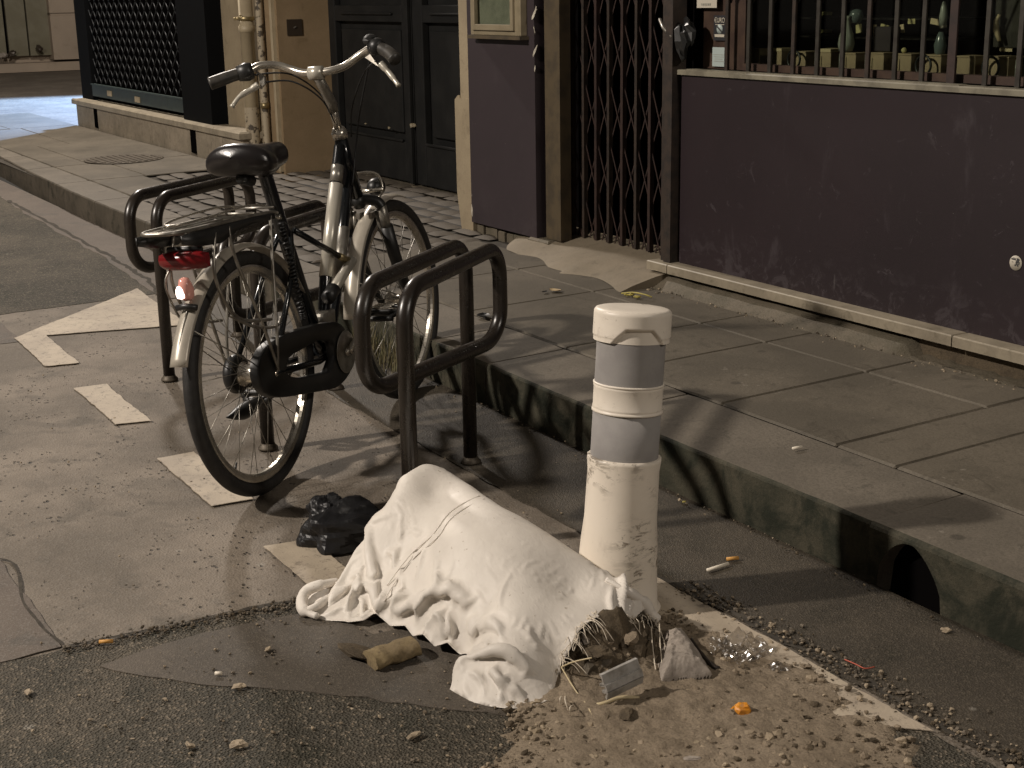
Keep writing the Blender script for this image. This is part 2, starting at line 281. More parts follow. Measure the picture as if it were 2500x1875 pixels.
# ---------------------------------------------------------------- mesh builder
class MB:
    def __init__(s): s.v = []; s.f = []; s.sm = []
    def add(s, vs, fs, smooth=False):
        o = len(s.v); s.v += [tuple(v) for v in vs]; s.f += [tuple(i+o for i in f) for f in fs]; s.sm += [smooth]*len(fs); return s
    def box(s, c, d, rot=None):
        vs = [Vector((x*d[0]/2, y*d[1]/2, z*d[2]/2)) for x in (-1, 1) for y in (-1, 1) for z in (-1, 1)]
        if rot is not None: vs = [rot @ v for v in vs]
        c = Vector(c)
        return s.add([v+c for v in vs], [(0, 1, 3, 2), (4, 6, 7, 5), (0, 4, 5, 1), (2, 3, 7, 6), (0, 2, 6, 4), (1, 5, 7, 3)])
    def bb(s, a, b):   # box from corner to corner
        return s.box([(p+q)/2 for p, q in zip(a, b)], [abs(p-q) for p, q in zip(a, b)])
    def bbox_bev(s, a, b, e=.006, jit=0):   # box with chamfered top edge
        x0, x1 = sorted((a[0], b[0])); y0, y1 = sorted((a[1], b[1])); z0, z1 = sorted((a[2], b[2]))
        j = lambda: random.uniform(-jit, jit)
        lo = [(x0, y0, z0), (x1, y0, z0), (x1, y1, z0), (x0, y1, z0)]
        mi = [(x0, y0, z1-e), (x1, y0, z1-e), (x1, y1, z1-e), (x0, y1, z1-e)]
        t = [j() for _ in range(4)]
        to = [(x0+e, y0+e, z1+t[0]), (x1-e, y0+e, z1+t[1]), (x1-e, y1-e, z1+t[2]), (x0+e, y1-e, z1+t[3])]
        fs = [(3, 2, 1, 0)]+[(i, (i+1) % 4, 4+(i+1) % 4, 4+i) for i in range(4)]+[(4+i, 4+(i+1) % 4, 8+(i+1) % 4, 8+i) for i in range(4)]+[(8, 9, 10, 11)]
        return s.add(lo+mi+to, fs)
    def tube(s, pts, r, n=10, closed=False, caps=True, flat=None):
        pts = [Vector(p) for p in pts]; m = len(pts); vs = []; fs = []
        rs = r if isinstance(r, (list, tuple)) else [r]*m
        up = None
        for i, p in enumerate(pts):
            if closed: t = pts[(i+1) % m]-pts[i-1]
            else: t = pts[min(i+1, m-1)]-pts[max(i-1, 0)]
            t.normalize()
            if up is None:
                up = t.orthogonal().normalized()
            else:
                up = (up-t*up.dot(t)); up = up.normalized() if up.length > 1e-6 else t.orthogonal().normalized()
            b = t.cross(up)
            for k in range(n):
                a = 2*math.pi*k/n; vs.append(p+(up*math.cos(a)+b*math.sin(a))*rs[i])
        for i in range(m if closed else m-1):
            j = (i+1) % m
            if closed and j == 0:
                # align seam
                best = min(range(n), key=lambda q: (vs[i*n]-vs[(0)*n+q]).length)
                for k in range(n): fs.append((i*n+k, i*n+(k+1) % n, (k+1+best) % n, (k+best) % n))
            else:
                for k in range(n): fs.append((i*n+k, i*n+(k+1) % n, j*n+(k+1) % n, j*n+k))
        if caps and not closed: fs += [tuple(range(n))[::-1], tuple((m-1)*n+k for k in range(n))]
        return s.add(vs, fs, True)
    def lathe(s, prof, o, ax, n=32, caps=True):   # prof: (radius, along)
        o = Vector(o); ax = Vector(ax).normalized(); u = ax.orthogonal().normalized(); w = ax.cross(u); vs = []; fs = []
        for r, h in prof:
            for k in range(n):
                a = 2*math.pi*k/n; vs.append(o+ax*h+(u*math.cos(a)+w*math.sin(a))*r)
        m = len(prof)
        for i in range(m-1):
            for k in range(n): fs.append((i*n+k, i*n+(k+1) % n, (i+1)*n+(k+1) % n, (i+1)*n+k))
        if caps: fs += [tuple(range(n))[::-1], tuple((m-1)*n+k for k in range(n))]
        return s.add(vs, fs, True)
    def prism(s, poly, off):   # poly: list of 3d points, extruded by off
        n = len(poly); off = Vector(off); vs = [Vector(p) for p in poly]+[Vector(p)+off for p in poly]
        return s.add(vs, [tuple(range(n))[::-1], tuple(range(n, 2*n))]+[(i, (i+1) % n, n+(i+1) % n, n+i) for i in range(n)])
    def grid(s, P, smooth=True):   # P[i][j] points
        a = len(P); b = len(P[0]); return s.add([p for r in P for p in r], [(i*b+j, i*b+j+1, (i+1)*b+j+1, (i+1)*b+j) for i in range(a-1) for j in range(b-1)], smooth)
    def rock(s, c, r, sq=(1, 1, .7), seed=0, amp=.35, sub=1):
        c = Vector(c); ph = [(0, 0, 1)]; nn, mm = (6, 3) if sub == 0 else (9, 6); vs = [Vector((0, 0, 1))]
        for i in range(1, mm):
            for k in range(nn):
                th = math.pi*i/mm; a = 2*math.pi*(k+.5*(i % 2))/nn; vs.append(Vector((math.sin(th)*math.cos(a), math.sin(th)*math.sin(a), math.cos(th))))
        vs.append(Vector((0, 0, -1)))
        rot = Matrix.Rotation(seed*2.399, 3, 'Z') @ Matrix.Rotation((seed*1.7) % 1.0-.5, 3, 'X')
        out = []
        for v in vs:
            k = 1+amp*mnoise.noise(v*1.6+Vector((seed*3.1, seed*1.7, seed)))*1.6
            out.append(c+rot @ Vector((v.x*sq[0]*k*r, v.y*sq[1]*k*r, v.z*sq[2]*k*r)))
        fs = [(0, 1+(k+1) % nn, 1+k) if 0 else (0, 1+k, 1+(k+1) % nn) for k in range(nn)]
        for i in range(mm-2):
            for k in range(nn): fs.append((1+i*nn+k, 1+(i+1)*nn+k, 1+(i+1)*nn+(k+1) % nn, 1+i*nn+(k+1) % nn))
        L = len(vs)-1; b = 1+(mm-2)*nn
        fs += [(b+k, L, b+(k+1) % nn) for k in range(nn)]
        return s.add(out, fs, False)
    def build(s, name, mat, parent=None, origin=None, auto=None, bevel=0):
        if parent is not None:
            o0 = world_origin(parent)
        else: o0 = Vector(origin) if origin is not None else Vector((0, 0, 0))
        me = bpy.data.meshes.new(name); me.from_pydata([tuple(Vector(v)-o0) for v in s.v], [], s.f)
        me.polygons.foreach_set('use_smooth', s.sm); me.materials.append(MT[mat] if isinstance(mat, str) else mat); me.validate(); me.update()
        ob = bpy.data.objects.new(name, me); COL.objects.link(ob)
        if parent is not None: ob.parent = parent
        else: ob.location = o0
        if bevel:
            b = ob.modifiers.new('bevel', 'BEVEL'); b.width = bevel; b.segments = 2; b.limit_method = 'ANGLE'; b.angle_limit = math.radians(50)
        return ob
def world_origin(o):
    v = Vector((0, 0, 0))
    while o is not None: v = v+Vector(o.location); o = o.parent
    return v
def tag(o, label=None, cat=None, group=None, kind=None):
    if label: o['label'] = label
    if cat: o['category'] = cat
    if group: o['group'] = group
    if kind: o['kind'] = kind
    return o
def thing(name, loc, label, cat, group=None):
    e = bpy.data.objects.new(name, None); COL.objects.link(e); e.location = loc; e.empty_display_size = .1
    return tag(e, label, cat, group)
def copy_tree(o, parent=None):
    c = o.copy(); COL.objects.link(c); c.parent = parent
    for ch in list(o.children): copy_tree(ch, c)
    return c
def struct(o): o['kind'] = 'structure'; return o
def curve_pts(P, n=8):   # Catmull-Rom
    P = [Vector(p) for p in P]; out = []
    for i in range(len(P)-1):
        a = P[max(i-1, 0)]; b = P[i]; c = P[i+1]; d = P[min(i+2, len(P)-1)]
        for k in range(n):
            t = k/n; out.append(.5*((2*b)+(c-a)*t+(2*a-5*b+4*c-d)*t*t+(3*b-a-3*c+d)*t**3))
    out.append(P[-1]); return out
def fillet(P, r, n=8):   # polyline with rounded corners
    P = [Vector(p) for p in P]; out = [P[0]]
    for i in range(1, len(P)-1):
        a = (P[i-1]-P[i]); b = (P[i+1]-P[i]); la, lb = a.length, b.length; a.normalize(); b.normalize()
        ang = a.angle(b); d = min(r/math.tan(ang/2), la*.49, lb*.49)
        p0 = P[i]+a*d; p1 = P[i]+b*d; bis = (a+b).normalized(); rr = d*math.tan(ang/2); cc = P[i]+bis*(rr/math.sin(ang/2))
        v0 = p0-cc; v1 = p1-cc; tot = v0.angle(v1); ax = v0.cross(v1).normalized()
        for k in range(n+1): out.append(cc+Matrix.Rotation(tot*k/n, 3, ax) @ v0)
    out.append(P[-1]); return out
def jag(poly, step=.05, amp=.01, seed=0, fixed=()):
    out = []
    n = len(poly)
    for i in range(n):
        a = Vector(poly[i]); b = Vector(poly[(i+1) % n]); L = (b-a).length
        if i in fixed: out.append(a); continue
        m = max(1, int(L/step)); nn = Vector((-(b-a).y, (b-a).x)).normalized()
        for k in range(m):
            p = a+(b-a)*(k/m)
            q = Vector((p.x*4.1, p.y*4.1, seed*7.3)); q2 = q*6
            e = (mnoise.noise(q)*1.0+mnoise.noise(q2)*.6)*amp*2 if k else 0
            out.append(p+nn*e)
    return out
def sheet(name, poly, z, mat, kind='structure', step=.05, amp=.01, seed=0, fixed=()):
    P = jag(poly, step, amp, seed, fixed); m = MB()
    vs = [(p.x, p.y, z) for p in P]+[(p.x, p.y, z-.002) for p in P]; n = len(P)
    m.add(vs, [tuple(range(n))]+[((i+1) % n, i, n+i, n+(i+1) % n) for i in range(n)])
    o = m.build(name, mat); me = o.data
    # triangulation of a concave outline is left to Blender; make sure the face points up
    if me.polygons[0].normal.z < 0: me.flip_normals()
    return struct(o)

# ================================================================ GROUND
m = MB(); m.add([(-60, -25, 0), (14, -25, 0), (14, 2.315, 0), (-60, 2.315, 0)], [(0, 1, 2, 3)])
struct(m.build('road', 'worn'))
# coarse asphalt carriageway in the foreground right of the worn bay and up the street left of it
sheet('road_asphalt', [(-2.90, -20), (12, -20), (12, 1.90), (-1.4, 1.90), (-1.95, 1.92), (-2.55, 1.50), (-2.6, 1.18), (-2.885, 1.12), (-2.90, .93), (-2.91, .72), (-2.93, .606)], .002, 'coarse', step=.04, amp=.012, seed=1, fixed=(0, 1, 2))
sheet('road_asphalt', [(-30, -20), (-6.9, -20), (-6.72, -3), (-6.53, 1.20), (-6.58, 1.98), (-7.35, 2.08), (-8.6, 2.10), (-10.6, 2.12), (-30, 2.1)], .002, 'coarse', step=.05, amp=.014, seed=2, fixed=(0, 8))
sheet('asphalt_patch', [(-2.94, .60), (-3.54, .594), (-3.70, -1.2), (-2.9, -1.2)], .004, 'midpatch', step=.05, amp=.007, seed=3)
sheet('asphalt_patch', [(-2.80, .645), (-2.60, .80), (-2.365, 1.066), (-2.144, 1.26), (-1.98, 1.37), (-2.2, 1.72), (-2.55, 1.52), (-2.62, 1.2), (-2.80, 1.14), (-2.825, 1.0), (-2.83, .8)], .004, 'smooth', step=.04, amp=.008, seed=4)
sheet('asphalt_patch', [(-6.50, 1.20), (-5.95, 1.20), (-6.0, .2), (-6.5, .2)], .002, 'midpatch', step=.06, amp=.006, seed=5)
sheet('asphalt_patch', [(-4.30, .55), (-3.62, .60), (-3.66, .20), (-4.36, .18)], .002, 'coarse', step=.05, amp=.01, seed=6)
sheet('gutter', [(-6.3, 1.93), (-2.6, 1.915), (-1.1, 1.93), (6, 1.95), (6, 2.312), (-6.4, 2.312)], .004, 'gutter', step=.05, amp=.007, seed=7, fixed=(3, 4))
sheet('gutter', [(-11.6, 2.15), (-10.0, 2.06), (-8.0, 2.03), (-6.95, 1.98), (-6.42, 1.95), (-6.4, 2.312), (-11.6, 2.312)], .004, 'midpatch', step=.08, amp=.01, seed=8, fixed=(4, 5))
def sealer(pts, w, name='road_crack', seed=0, mat='dark_joint', z=.0048):
    P = curve_pts([(x, y, z) for x, y in pts], 14); L = []; R_ = []
    for i, p in enumerate(P):
        t = (P[min(i+1, len(P)-1)]-P[max(i-1, 0)]).normalized(); nn = Vector((-t.y, t.x, 0))
        k = w*(.55+abs(mnoise.noise(p*17+Vector((seed, 0, 0))))*1.4)*.5; o = nn*mnoise.noise(p*9+Vector((0, seed, 0)))*w*.8
        L.append(p+o+nn*k); R_.append(p+o-nn*k)
    mb = MB(); mb.grid([L, R_], False); ob = mb.build(name, mat)
    if ob.data.polygons[0].normal.z < 0: ob.data.flip_normals()
    return struct(ob)
sealer([(-2.936, .607), (-2.915, .72), (-2.905, .89), (-2.90, 1.0), (-2.88, 1.13)], .018, seed=1)
sealer([(-2.6, 1.91), (-2.2, 1.93), (-1.9, 1.945), (-1.5, 1.93), (-1.0, 1.93)], .02, seed=2)
sealer([(-3.53, .2), (-3.535, .594), (-3.2, .585), (-2.95, .603)], .008, seed=3)
sealer([(-6.54, 1.97), (-7.0, 2.03), (-7.6, 2.05), (-9.0, 2.08), (-10.4, 2.1)], .03, seed=4)
# painted bay: dashes and the slanted end pieces
for nm, poly in (('a', [(-6.01, 1.175), (-6.735, 1.915), (-5.83, 1.865), (-5.985, 1.302), (-5.43, 1.292), (-5.455, 1.172)]),
                 ('b', [(-5.066, 1.178), (-5.06, 1.295), (-4.502, 1.29), (-4.53, 1.176)]),
                 ('c', [(-4.10, 1.18), (-4.10, 1.297), (-3.59, 1.297), (-3.60, 1.178)]),
                 ('d', [(-3.24, 1.187), (-3.22, 1.305), (-2.70, 1.30), (-2.70, 1.183)]),
                 ('e', [(-2.02, 1.545), (-1.655, 1.905), (-2.66, 1.908), (-2.56, 1.75), (-2.3, 1.6)])):
    o = sheet('road_marking', poly, .0065, 'paint', step=.012, amp=.0035, seed=ord(nm))
# side street and far ground
m = MB(); m.add([(-80, 2.315, .10), (-16.2, 2.315, .150), (-14.6, 3.2, .155), (-14.2, 4.2, .155), (-14.2, 60, .155), (-80, 60, .10)], [tuple(range(6))]); struct(m.build('side_street', 'farroad'))
m = MB(); m.bb((-80, 2.30, -.05), (-16, 2.315, .10)); struct(m.build('side_street_kerb', 'kerbface'))

# pavement: base bed plus individual slabs and granite kerb stones
m = MB(); m.add([(-16.4, 2.34, .135), (8, 2.34, .135), (8, 3.62, .152), (-9.35, 3.62, .152), (-9.35, 4.3, .152), (-16.4, 4.3, .152)], [(0, 1, 2, 3, 4, 5)]); struct(m.build('pavement_bed', 'dark_joint'))
def pz(y): return .155+(max(0, y-2.31))*.012
ks = MB(); kf = MB()
edges = [-16.4, -14.9, -13.3, -11.9, -10.95, -9.93, -8.92, -7.9, -6.85, -5.9, -5.0, -4.45, -4.04, -3.34, -2.245, -1.0, .3, 1.6, 3, 5, 8]
def kerbline(x):   # the old kerb wavers
    return 2.312+.012*mnoise.noise(Vector((x*.7, 3, 0)))+(0.10*max(0, (-9.5-x))/3 if x < -9.5 else 0)
kb = MB()
for a, b in zip(edges[:-1], edges[1:]):
    a2, b2 = a+.005, b-.005; nseg = max(2, int((b-a)/.06)); y1 = 2.63 if a > -6 else 2.55
    if a == -2.245: continue
    P = []
    for i in range(nseg+1):
        x = a2+(b2-a2)*i/nseg; y0 = kerbline(x)+.004*mnoise.noise(Vector((x*14, 0, 5)))
        e = .007+.004*mnoise.noise(Vector((x*9, 7, 0)))
        endr = .006 if i in (0, nseg) else 0
        P.append([(x, y0+endr, 0-.02), (x, y0-.004+endr, .06), (x, y0+endr, .150-e-endr), (x, y0+e*.35+endr, .150-e*.3-endr), (x, y0+e+endr, .152-endr*.7), (x, y1, .157-endr*.5), (x, y1, .1)])
    kb.grid(P, True)
    n0 = len(P[0])
    kb.add(P[0], [tuple(range(n0))]); kb.add(P[-1], [tuple(range(n0))[::-1]])
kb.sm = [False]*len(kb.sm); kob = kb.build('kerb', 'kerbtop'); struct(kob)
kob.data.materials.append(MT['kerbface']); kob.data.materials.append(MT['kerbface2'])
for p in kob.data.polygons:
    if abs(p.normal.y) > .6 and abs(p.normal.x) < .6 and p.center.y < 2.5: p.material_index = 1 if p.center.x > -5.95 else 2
# drain mouth stone: arched opening in the kerb
db = MB(); xa, xb = -2.240, -1.005; cx0, cx1 = -2.212, -2.010
def arch(x):
    if x <= cx0 or x >= cx1: return 0
    t = (x-cx0)/(cx1-cx0); return .137*min(1, (math.sin(math.pi*min(1, t*1.0))**.45))*(1.0 if t < .55 else 1-(t-.55)*.42)
P = []; xs = sorted(set([xa+(xb-xa)*i/30 for i in range(31)]+[cx0-.001, cx1+.001]+[cx0+(cx1-cx0)*i/26 for i in range(27)]))
for x in xs:
    y0 = 2.312+.03*max(0, (x+2.0)/1.0)*0; h0 = arch(x); e = .010
    P.append([(x, y0+.05, h0-.02 if h0 == 0 else h0), (x, y0, h0-.02 if h0 == 0 else h0), (x, y0, max(h0+.004, .150-e)), (x, y0+e*.3, .150-e*.3), (x, y0+e, .154), (x, 2.63, .157), (x, 2.63, .1)])
db.grid(P, True); n0 = len(P[0]); db.add(P[0], [tuple(range(n0))]); db.add(P[-1], [tuple(range(n0))[::-1]])
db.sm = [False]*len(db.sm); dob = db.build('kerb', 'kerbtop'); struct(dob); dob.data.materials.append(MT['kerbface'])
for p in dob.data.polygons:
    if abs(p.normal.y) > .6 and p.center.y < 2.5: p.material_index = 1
m = MB(); m.bb((-2.235, 2.364, -.2), (-1.97, 2.37, .148)); m.bb((-2.23, 2.375, -.2), (-2.225, 2.6, .145)); m.bb((-1.98, 2.375, -.2), (-1.975, 2.6, .145)); m.bb((-2.225, 2.60, -.2), (-1.98, 2.605, .145)); struct(m.build('drain_shaft', 'shade_black'))  # black plate close behind the mouth paints in the drain's inner shade
# slabs
sl = MB()
def slab(x0, x1, y0, y1, g=.0028, jit=.0016, e=.005):
    x0 += g; x1 -= g; y0 += g; y1 -= g
    nx = max(1, int((x1-x0)/.12)); ny = max(1, int((y1-y0)/.12)); P = []
    tx, ty = random.uniform(-.0016, .0016), random.uniform(-.0016, .0016)
    xs_ = [x0, x0+e]+[x0+(x1-x0)*i/nx for i in range(1, nx)]+[x1-e, x1]; ys_ = [y0, y0+e]+[y0+(y1-y0)*i/ny for i in range(1, ny)]+[y1-e, y1]
    for i, x in enumerate(xs_):
        r = []
        for j, y in enumerate(ys_):
            edge = i in (0, len(xs_)-1) or j in (0, len(ys_)-1)
            z = pz(y)+tx*(x-x0)+ty*(y-y0)+.0012*mnoise.noise(Vector((x*5, y*5, 2)))-(.007 if edge else 0)
            jx = .003*mnoise.noise(Vector((x*11, y*11, 8))) if edge else 0
            r.append((x+jx, y+jx, z))
        P.append(r)
    sl.grid(P, False)
rows = [(-6.1, -5.35), (-5.35, -4.75), (-4.75, -4.04), (-4.04, -3.68), (-3.68, -3.19), (-3.19, -2.70), (-2.70, -2.48), (-2.48, -1.75), (-1.75, -1.0), (-1.0, .2), (.2, 1.4), (1.4, 2.8), (2.8, 5)]
for a, b in rows:
    w = b-a
    ys_ = [2.642, 3.24, 3.47] if w > .3 else [2.642, 3.47]
    for c, d in zip(ys_[:-1], ys_[1:]): slab(a, b, c, d)
for a, b, ys_ in [(-16.3, -14.4, (2.56, 3.0, 3.62)), (-14.4, -12.55, (2.56, 3.1, 3.62)), (-12.55, -10.9, (2.56, 2.82, 3.62)), (-10.9, -9.9, (2.56, 2.95, 3.62)), (-9.9, -8.95, (2.56, 2.93))]:
    for c, d in zip(ys_[:-1], ys_[1:]): slab(a, b, c, d)
struct(sl.build('pavement', 'slab'))
# cobbled crossing in front of the carriage door
cb = MB(); y = 2.565; r = 0
while y < 4.24:
    hgt = random.uniform(.115, .15); x = -9.92 + (r % 2)*.08 if y < 3.6 else -9.33
    if y < 2.87: x = -8.93
    while x < -6.13:
        w = random.uniform(.12, .32); x1 = min(x+w, -6.11); c_ = ((x+x1)/2, y+hgt/2); z0 = pz(c_[1])-.0035+random.uniform(-.0025, .0025); sk = random.uniform(-.02, .02)
        P = []
        for i in range(5):
            rr = []
            for j in range(5):
                u, v = (i/4-.5), (j/4-.5); q = max(abs(u), abs(v))*2
                rr.append((c_[0]+u*(x1-x-.016)*(1-.18*abs(v))+sk*v, c_[1]+v*(hgt-.016)*(1-.2*abs(u))-sk*u, z0+.006*(1-q**3)-.005*(q >= 1)))
            P.append(rr)
        cb.grid(P, True); x = x1
    y += hgt; r += 1
struct(cb.build('cobbled_crossing', 'cobble'))
# mortar fillet and rubble along the shop base, cement ramp at the gate
m = MB(); P = []
for i in range(260):
    x = -4.74+i*.03
    nz = mnoise.noise(Vector((x*6, 1, 0))); nz2 = mnoise.noise(Vector((x*23, 4, 0))); gap = 1 if x > -3.28+.0 else 0
    hgt = (.205+.012*nz) if not gap else (.158+.01*nz2); yo = 3.475+.018*nz+.006*nz2+(.02*gap)
    P.append([(x, yo-.035, .158), (x, yo, .166+.006*nz2), (x, 3.535, hgt-.01), (x, 3.552, hgt), (x, 3.60, hgt)])
m.grid(P, True); struct(m.build('mortar_fillet', 'mortar'))
m = MB(); rp = [(-6.02, 3.62), (-5.55, 3.42), (-5.2, 3.44), (-4.88, 3.36), (-4.70, 3.36), (-4.63, 3.46), (-4.68, 3.60)]
P = []; nU = 40
for i in range(nU+1):
    x = -5.98+(1.32)*i/nU; yf = 3.60-.19*min(1, i/10)-.045*math.sin(i*.35)-.03*mnoise.noise(Vector((x*5, 2, 0)))-(.05 if i > 24 else 0)
    row = []
    for j in range(9):
        t = j/8; yy = yf+(3.80-yf)*t; zz = pz(yy)+.001+(.252-pz(yy))*(t**.75)+.004*mnoise.noise(Vector((x*9, yy*9, 1)))
        row.append((x, yy, zz))
    P.append(row)
m.grid(P, True); m.add([P[0][k] for k in range(9)]+[(P[0][8][0], 3.8, .1), (P[0][0][0], P[0][0][1], .1)], [tuple(range(11))]); m.add([P[-1][k] for k in range(9)]+[(P[-1][8][0], 3.8, .1), (P[-1][0][0], P[-1][0][1], .1)], [tuple(range(11))[::-1]])
struct(m.build('cement_ramp', 'ramp'))
# ================================================================ SHOP FRONT
PY = 3.60
shop = MB().bb((-4.64, PY, .262), (6, PY+.05, 1.030)).build('shop_front', 'purple', origin=(-4.6, PY, .16))
tag(shop, 'dark purple painted shop front with a stained stall riser under a grilled window', 'shop')
m = MB()
for a, b in ((-4.77, -4.632), (-4.628, -3.105), (-3.10, -1.6), (-1.595, .4), (.405, 3), (3.005, 6)):
    m.bbox_bev((a, 3.528, .226), (b, 3.645, .263), .004)
m.build('marble_ledge', 'marble', shop)
MB().bb((-4.66, 3.585, .05), (6, 3.64, .226)).build('footing', 'dirt_dark', shop)
m = MB().bbox_bev((-4.655, 3.585, 1.032), (6, 3.66, 1.052), .004); m.bb((-4.60, 3.592, 1.052), (-3.2, 3.63, 1.056)); m.build('window_ledge', 'whitesill', shop)
m = MB(); m.bb((-5.725, 3.80, .0), (-5.66, 5.2, 3.2)); m.bb((-4.70, 3.66, .0), (-4.642, 5.2, 3.2)); m.bb((-5.725, 5.2, 0), (6, 5.25, 3.2)); m.bb((-5.725, 3.8, .14), (-4.64, 5.2, .2)); m.bb((-5.725, 3.66, 3.2), (6, 5.25, 3.25)); m.bb((-4.642, 3.66, .90), (6, 5.2, 1.03)); m.bb((6, 3.6, 0), (6.05, 5.25, 3.2))
m.build('interior', 'shade_black', shop)
m = MB().bb((-4.64, 3.70, 1.053), (6, 3.704, 3.1)); m.build('pane', 'pane', shop)
m = MB(); m.bb((-4.60, 3.675, 1.056), (-4.345, 3.697, 3.1)); m.bb((-4.345, 3.665, 1.056), (6, 3.70, 1.082)); m.build('window_frame', 'redwood', shop)
m = MB().bb((-6.345, 3.572, .222), (-5.715, 4.2, 3.2)); pil = m.build('pillar', 'purple2', shop)
m = MB(); 
for i in range(9):
    a = -6.33+i*.069; m.bbox_bev((a, 3.60+random.uniform(-.008, .008), .13), (a+.062, 3.7, .212+random.uniform(-.012, .004)), .008)
m.bbox_bev((-5.78, 3.562, .14), (-5.60, 3.8, .222), .01); m.build('rubble_footing', 'mortar', shop)
m = MB().bb((-5.672, 3.60, .225), (-5.545, 3.66, 3.2)); m.build('door_frame', 'olive_frame', shop)
m = MB(); m.bb((-4.735, 3.575, .245), (-4.70, 3.625, 3.2)); m.bb((-4.697, 3.56, .235), (-4.652, 3.63, 3.2)); m.build('door_frame', 'rust', shop)
m = MB()
for k in range(34):
    x = -5.735+random.uniform(-.006, .004); z = random.uniform(.98, 1.32)
for (x, z, h) in ((-5.716, 1.02, .035), (-5.713, 1.10, .05), (-5.716, 1.19, .03), (-5.713, 1.27, .06), (-6.338, .28, .06), (-6.338, .36, .02)):
    MB().rock((x, 3.574, z), h*.5, (.28, .15, 1), seed=int(z*100), amp=.5).build('plaster_flake', 'whitepaper', shop)
# framed notice case on the pillar
t = thing('menu_case', (-6.0, 3.55, 1.16), 'beige framed notice case hanging on the mauve pillar beside the folding gate', 'notice case')
m = MB(); m.bb((-6.245, 3.535, 1.165), (-6.206, 3.571, 1.75)); m.bb((-5.83, 3.535, 1.165), (-5.775, 3.571, 1.75)); m.bb((-6.206, 3.535, 1.165), (-5.83, 3.571, 1.188)); m.bb((-6.206, 3.535, 1.72), (-5.83, 3.571, 1.75)); m.build('outer_frame', 'menuwood', t, bevel=.003)
m = MB(); m.bb((-6.215, 3.522, 1.188), (-6.185, 3.545, 1.72)); m.bb((-5.85, 3.522, 1.188), (-5.825, 3.545, 1.72)); m.bb((-6.185, 3.522, 1.188), (-5.85, 3.545, 1.216)); m.build('inner_frame', 'menuwood', t, bevel=.002)
m = MB().bb((-6.182, 3.552, 1.216), (-5.852, 3.556, 1.72)); m.build('notice', 'menupaper', t)
m = MB().bb((-6.182, 3.540, 1.216), (-5.852, 3.542, 1.72)); m.build('pane', 'pane', t)
m = MB().bb((-6.255, 3.52, 1.148), (-5.76, 3.571, 1.164)); m.build('ledge', 'olive_frame', t)
# folding gate
t = thing('folding_gate', (-5.2, 3.72, .25), 'closed rusty brown folding lattice gate across the shop doorway', 'gate')
gx = [-5.613, -5.513, -5.411, -5.311, -5.206, -5.101, -4.999, -4.900, -4.800]
for i, x in enumerate(gx):
    m = MB(); m.bb((x-.009, 3.705, .236+.002*i), (x+.009, 3.711, 3.1)); m.bb((x-.009, 3.711, .24), (x-.006, 3.728, 3.1)); m.bb((x+.006, 3.711, .24), (x+.009, 3.728, 3.1)); m.build('upright_bar', 'rust' if i % 2 else 'rust2', t)
m = MB()
for x0, x1 in zip([-5.66]+gx, gx+[-4.735]):
    for k in range(11):
        c = .30+.268*k
        for s_ in (-1, 1):
            a = Vector((x0, 3.722+.004*s_, c-s_*.125)); b = Vector((x1, 3.722+.004*s_, c+s_*.125)); d = b-a
            m.box((a+b)/2, (d.length, .003, .007), Matrix.Rotation(-math.atan2(d.z, d.x), 3, 'Y'))
m.build('lattice', 'rust2', t)
m = MB(); m.rock((-4.62, 3.585, 1.165), .052, (1.3, .6, 1.25), seed=5, amp=.4, sub=1); m.rock((-4.585, 3.59, 1.20), .04, (1.1, .6, 1.3), seed=9, amp=.4); m.build('lock_cover', 'bk_plastic', t)
m = MB(); m.tube([(-4.79, 3.60, 1.245), (-4.735, 3.575, 1.215), (-4.66, 3.565, 1.18)], [.008, .007, .007]); m.build('lock_rod', 'bk_steel', t)
# slatted crate seen through the gate
t = MB()
for k in range(5):
    t.bb((-5.10, 4.05+.0, .215+.022*k), (-4.78, 4.06, .229+.022*k))
for x in (-5.08, -5.0, -4.92, -4.84): t.bb((x, 4.062, .20), (x+.014, 4.075, .34))
tag(t.build('slatted_crate', 'plinth', origin=(-4.95, 4.05, .2)), 'small slatted crate in the dark behind the foot of the folding gate', 'crate')
# window grille
t = thing('window_grille', (-3.6, 3.62, 1.06), 'brown iron folding grille standing in front of the shop window', 'window grille')
bx = [-4.40, -4.271, -4.148, -4.021, -3.894, -3.768, -3.644, -3.517, -3.395, -3.268, -3.131, -3.003, -2.87, -2.74]
for i, x in enumerate(bx):
    w = .010 if i != 9 else .019
    m = MB(); m.bb((x-w, 3.628, 1.054), (x+w*.7, 3.636, 3.1)); m.bb((x-w, 3.636, 1.054), (x-w+.003, 3.652, 3.1)); m.build('upright_bar', ('iron_grey', 'rust')[i % 3 == 0] if i != 9 else 'rust2', t)
m = MB()
for x0, x1 in zip(bx[:-1], bx[1:]):
    for k in range(6):
        c = 1.46+.30*k
        for s_ in (-1, 1):
            a = Vector((x0, 3.642+.004*s_, c-s_*.15)); b = Vector((x1, 3.642+.004*s_, c+s_*.15)); d = b-a
            m.box((a+b)/2, (d.length, .003, .010), Matrix.Rotation(-math.atan2(d.z, d.x), 3, 'Y'))
m.build('lattice', 'iron_grey', t)
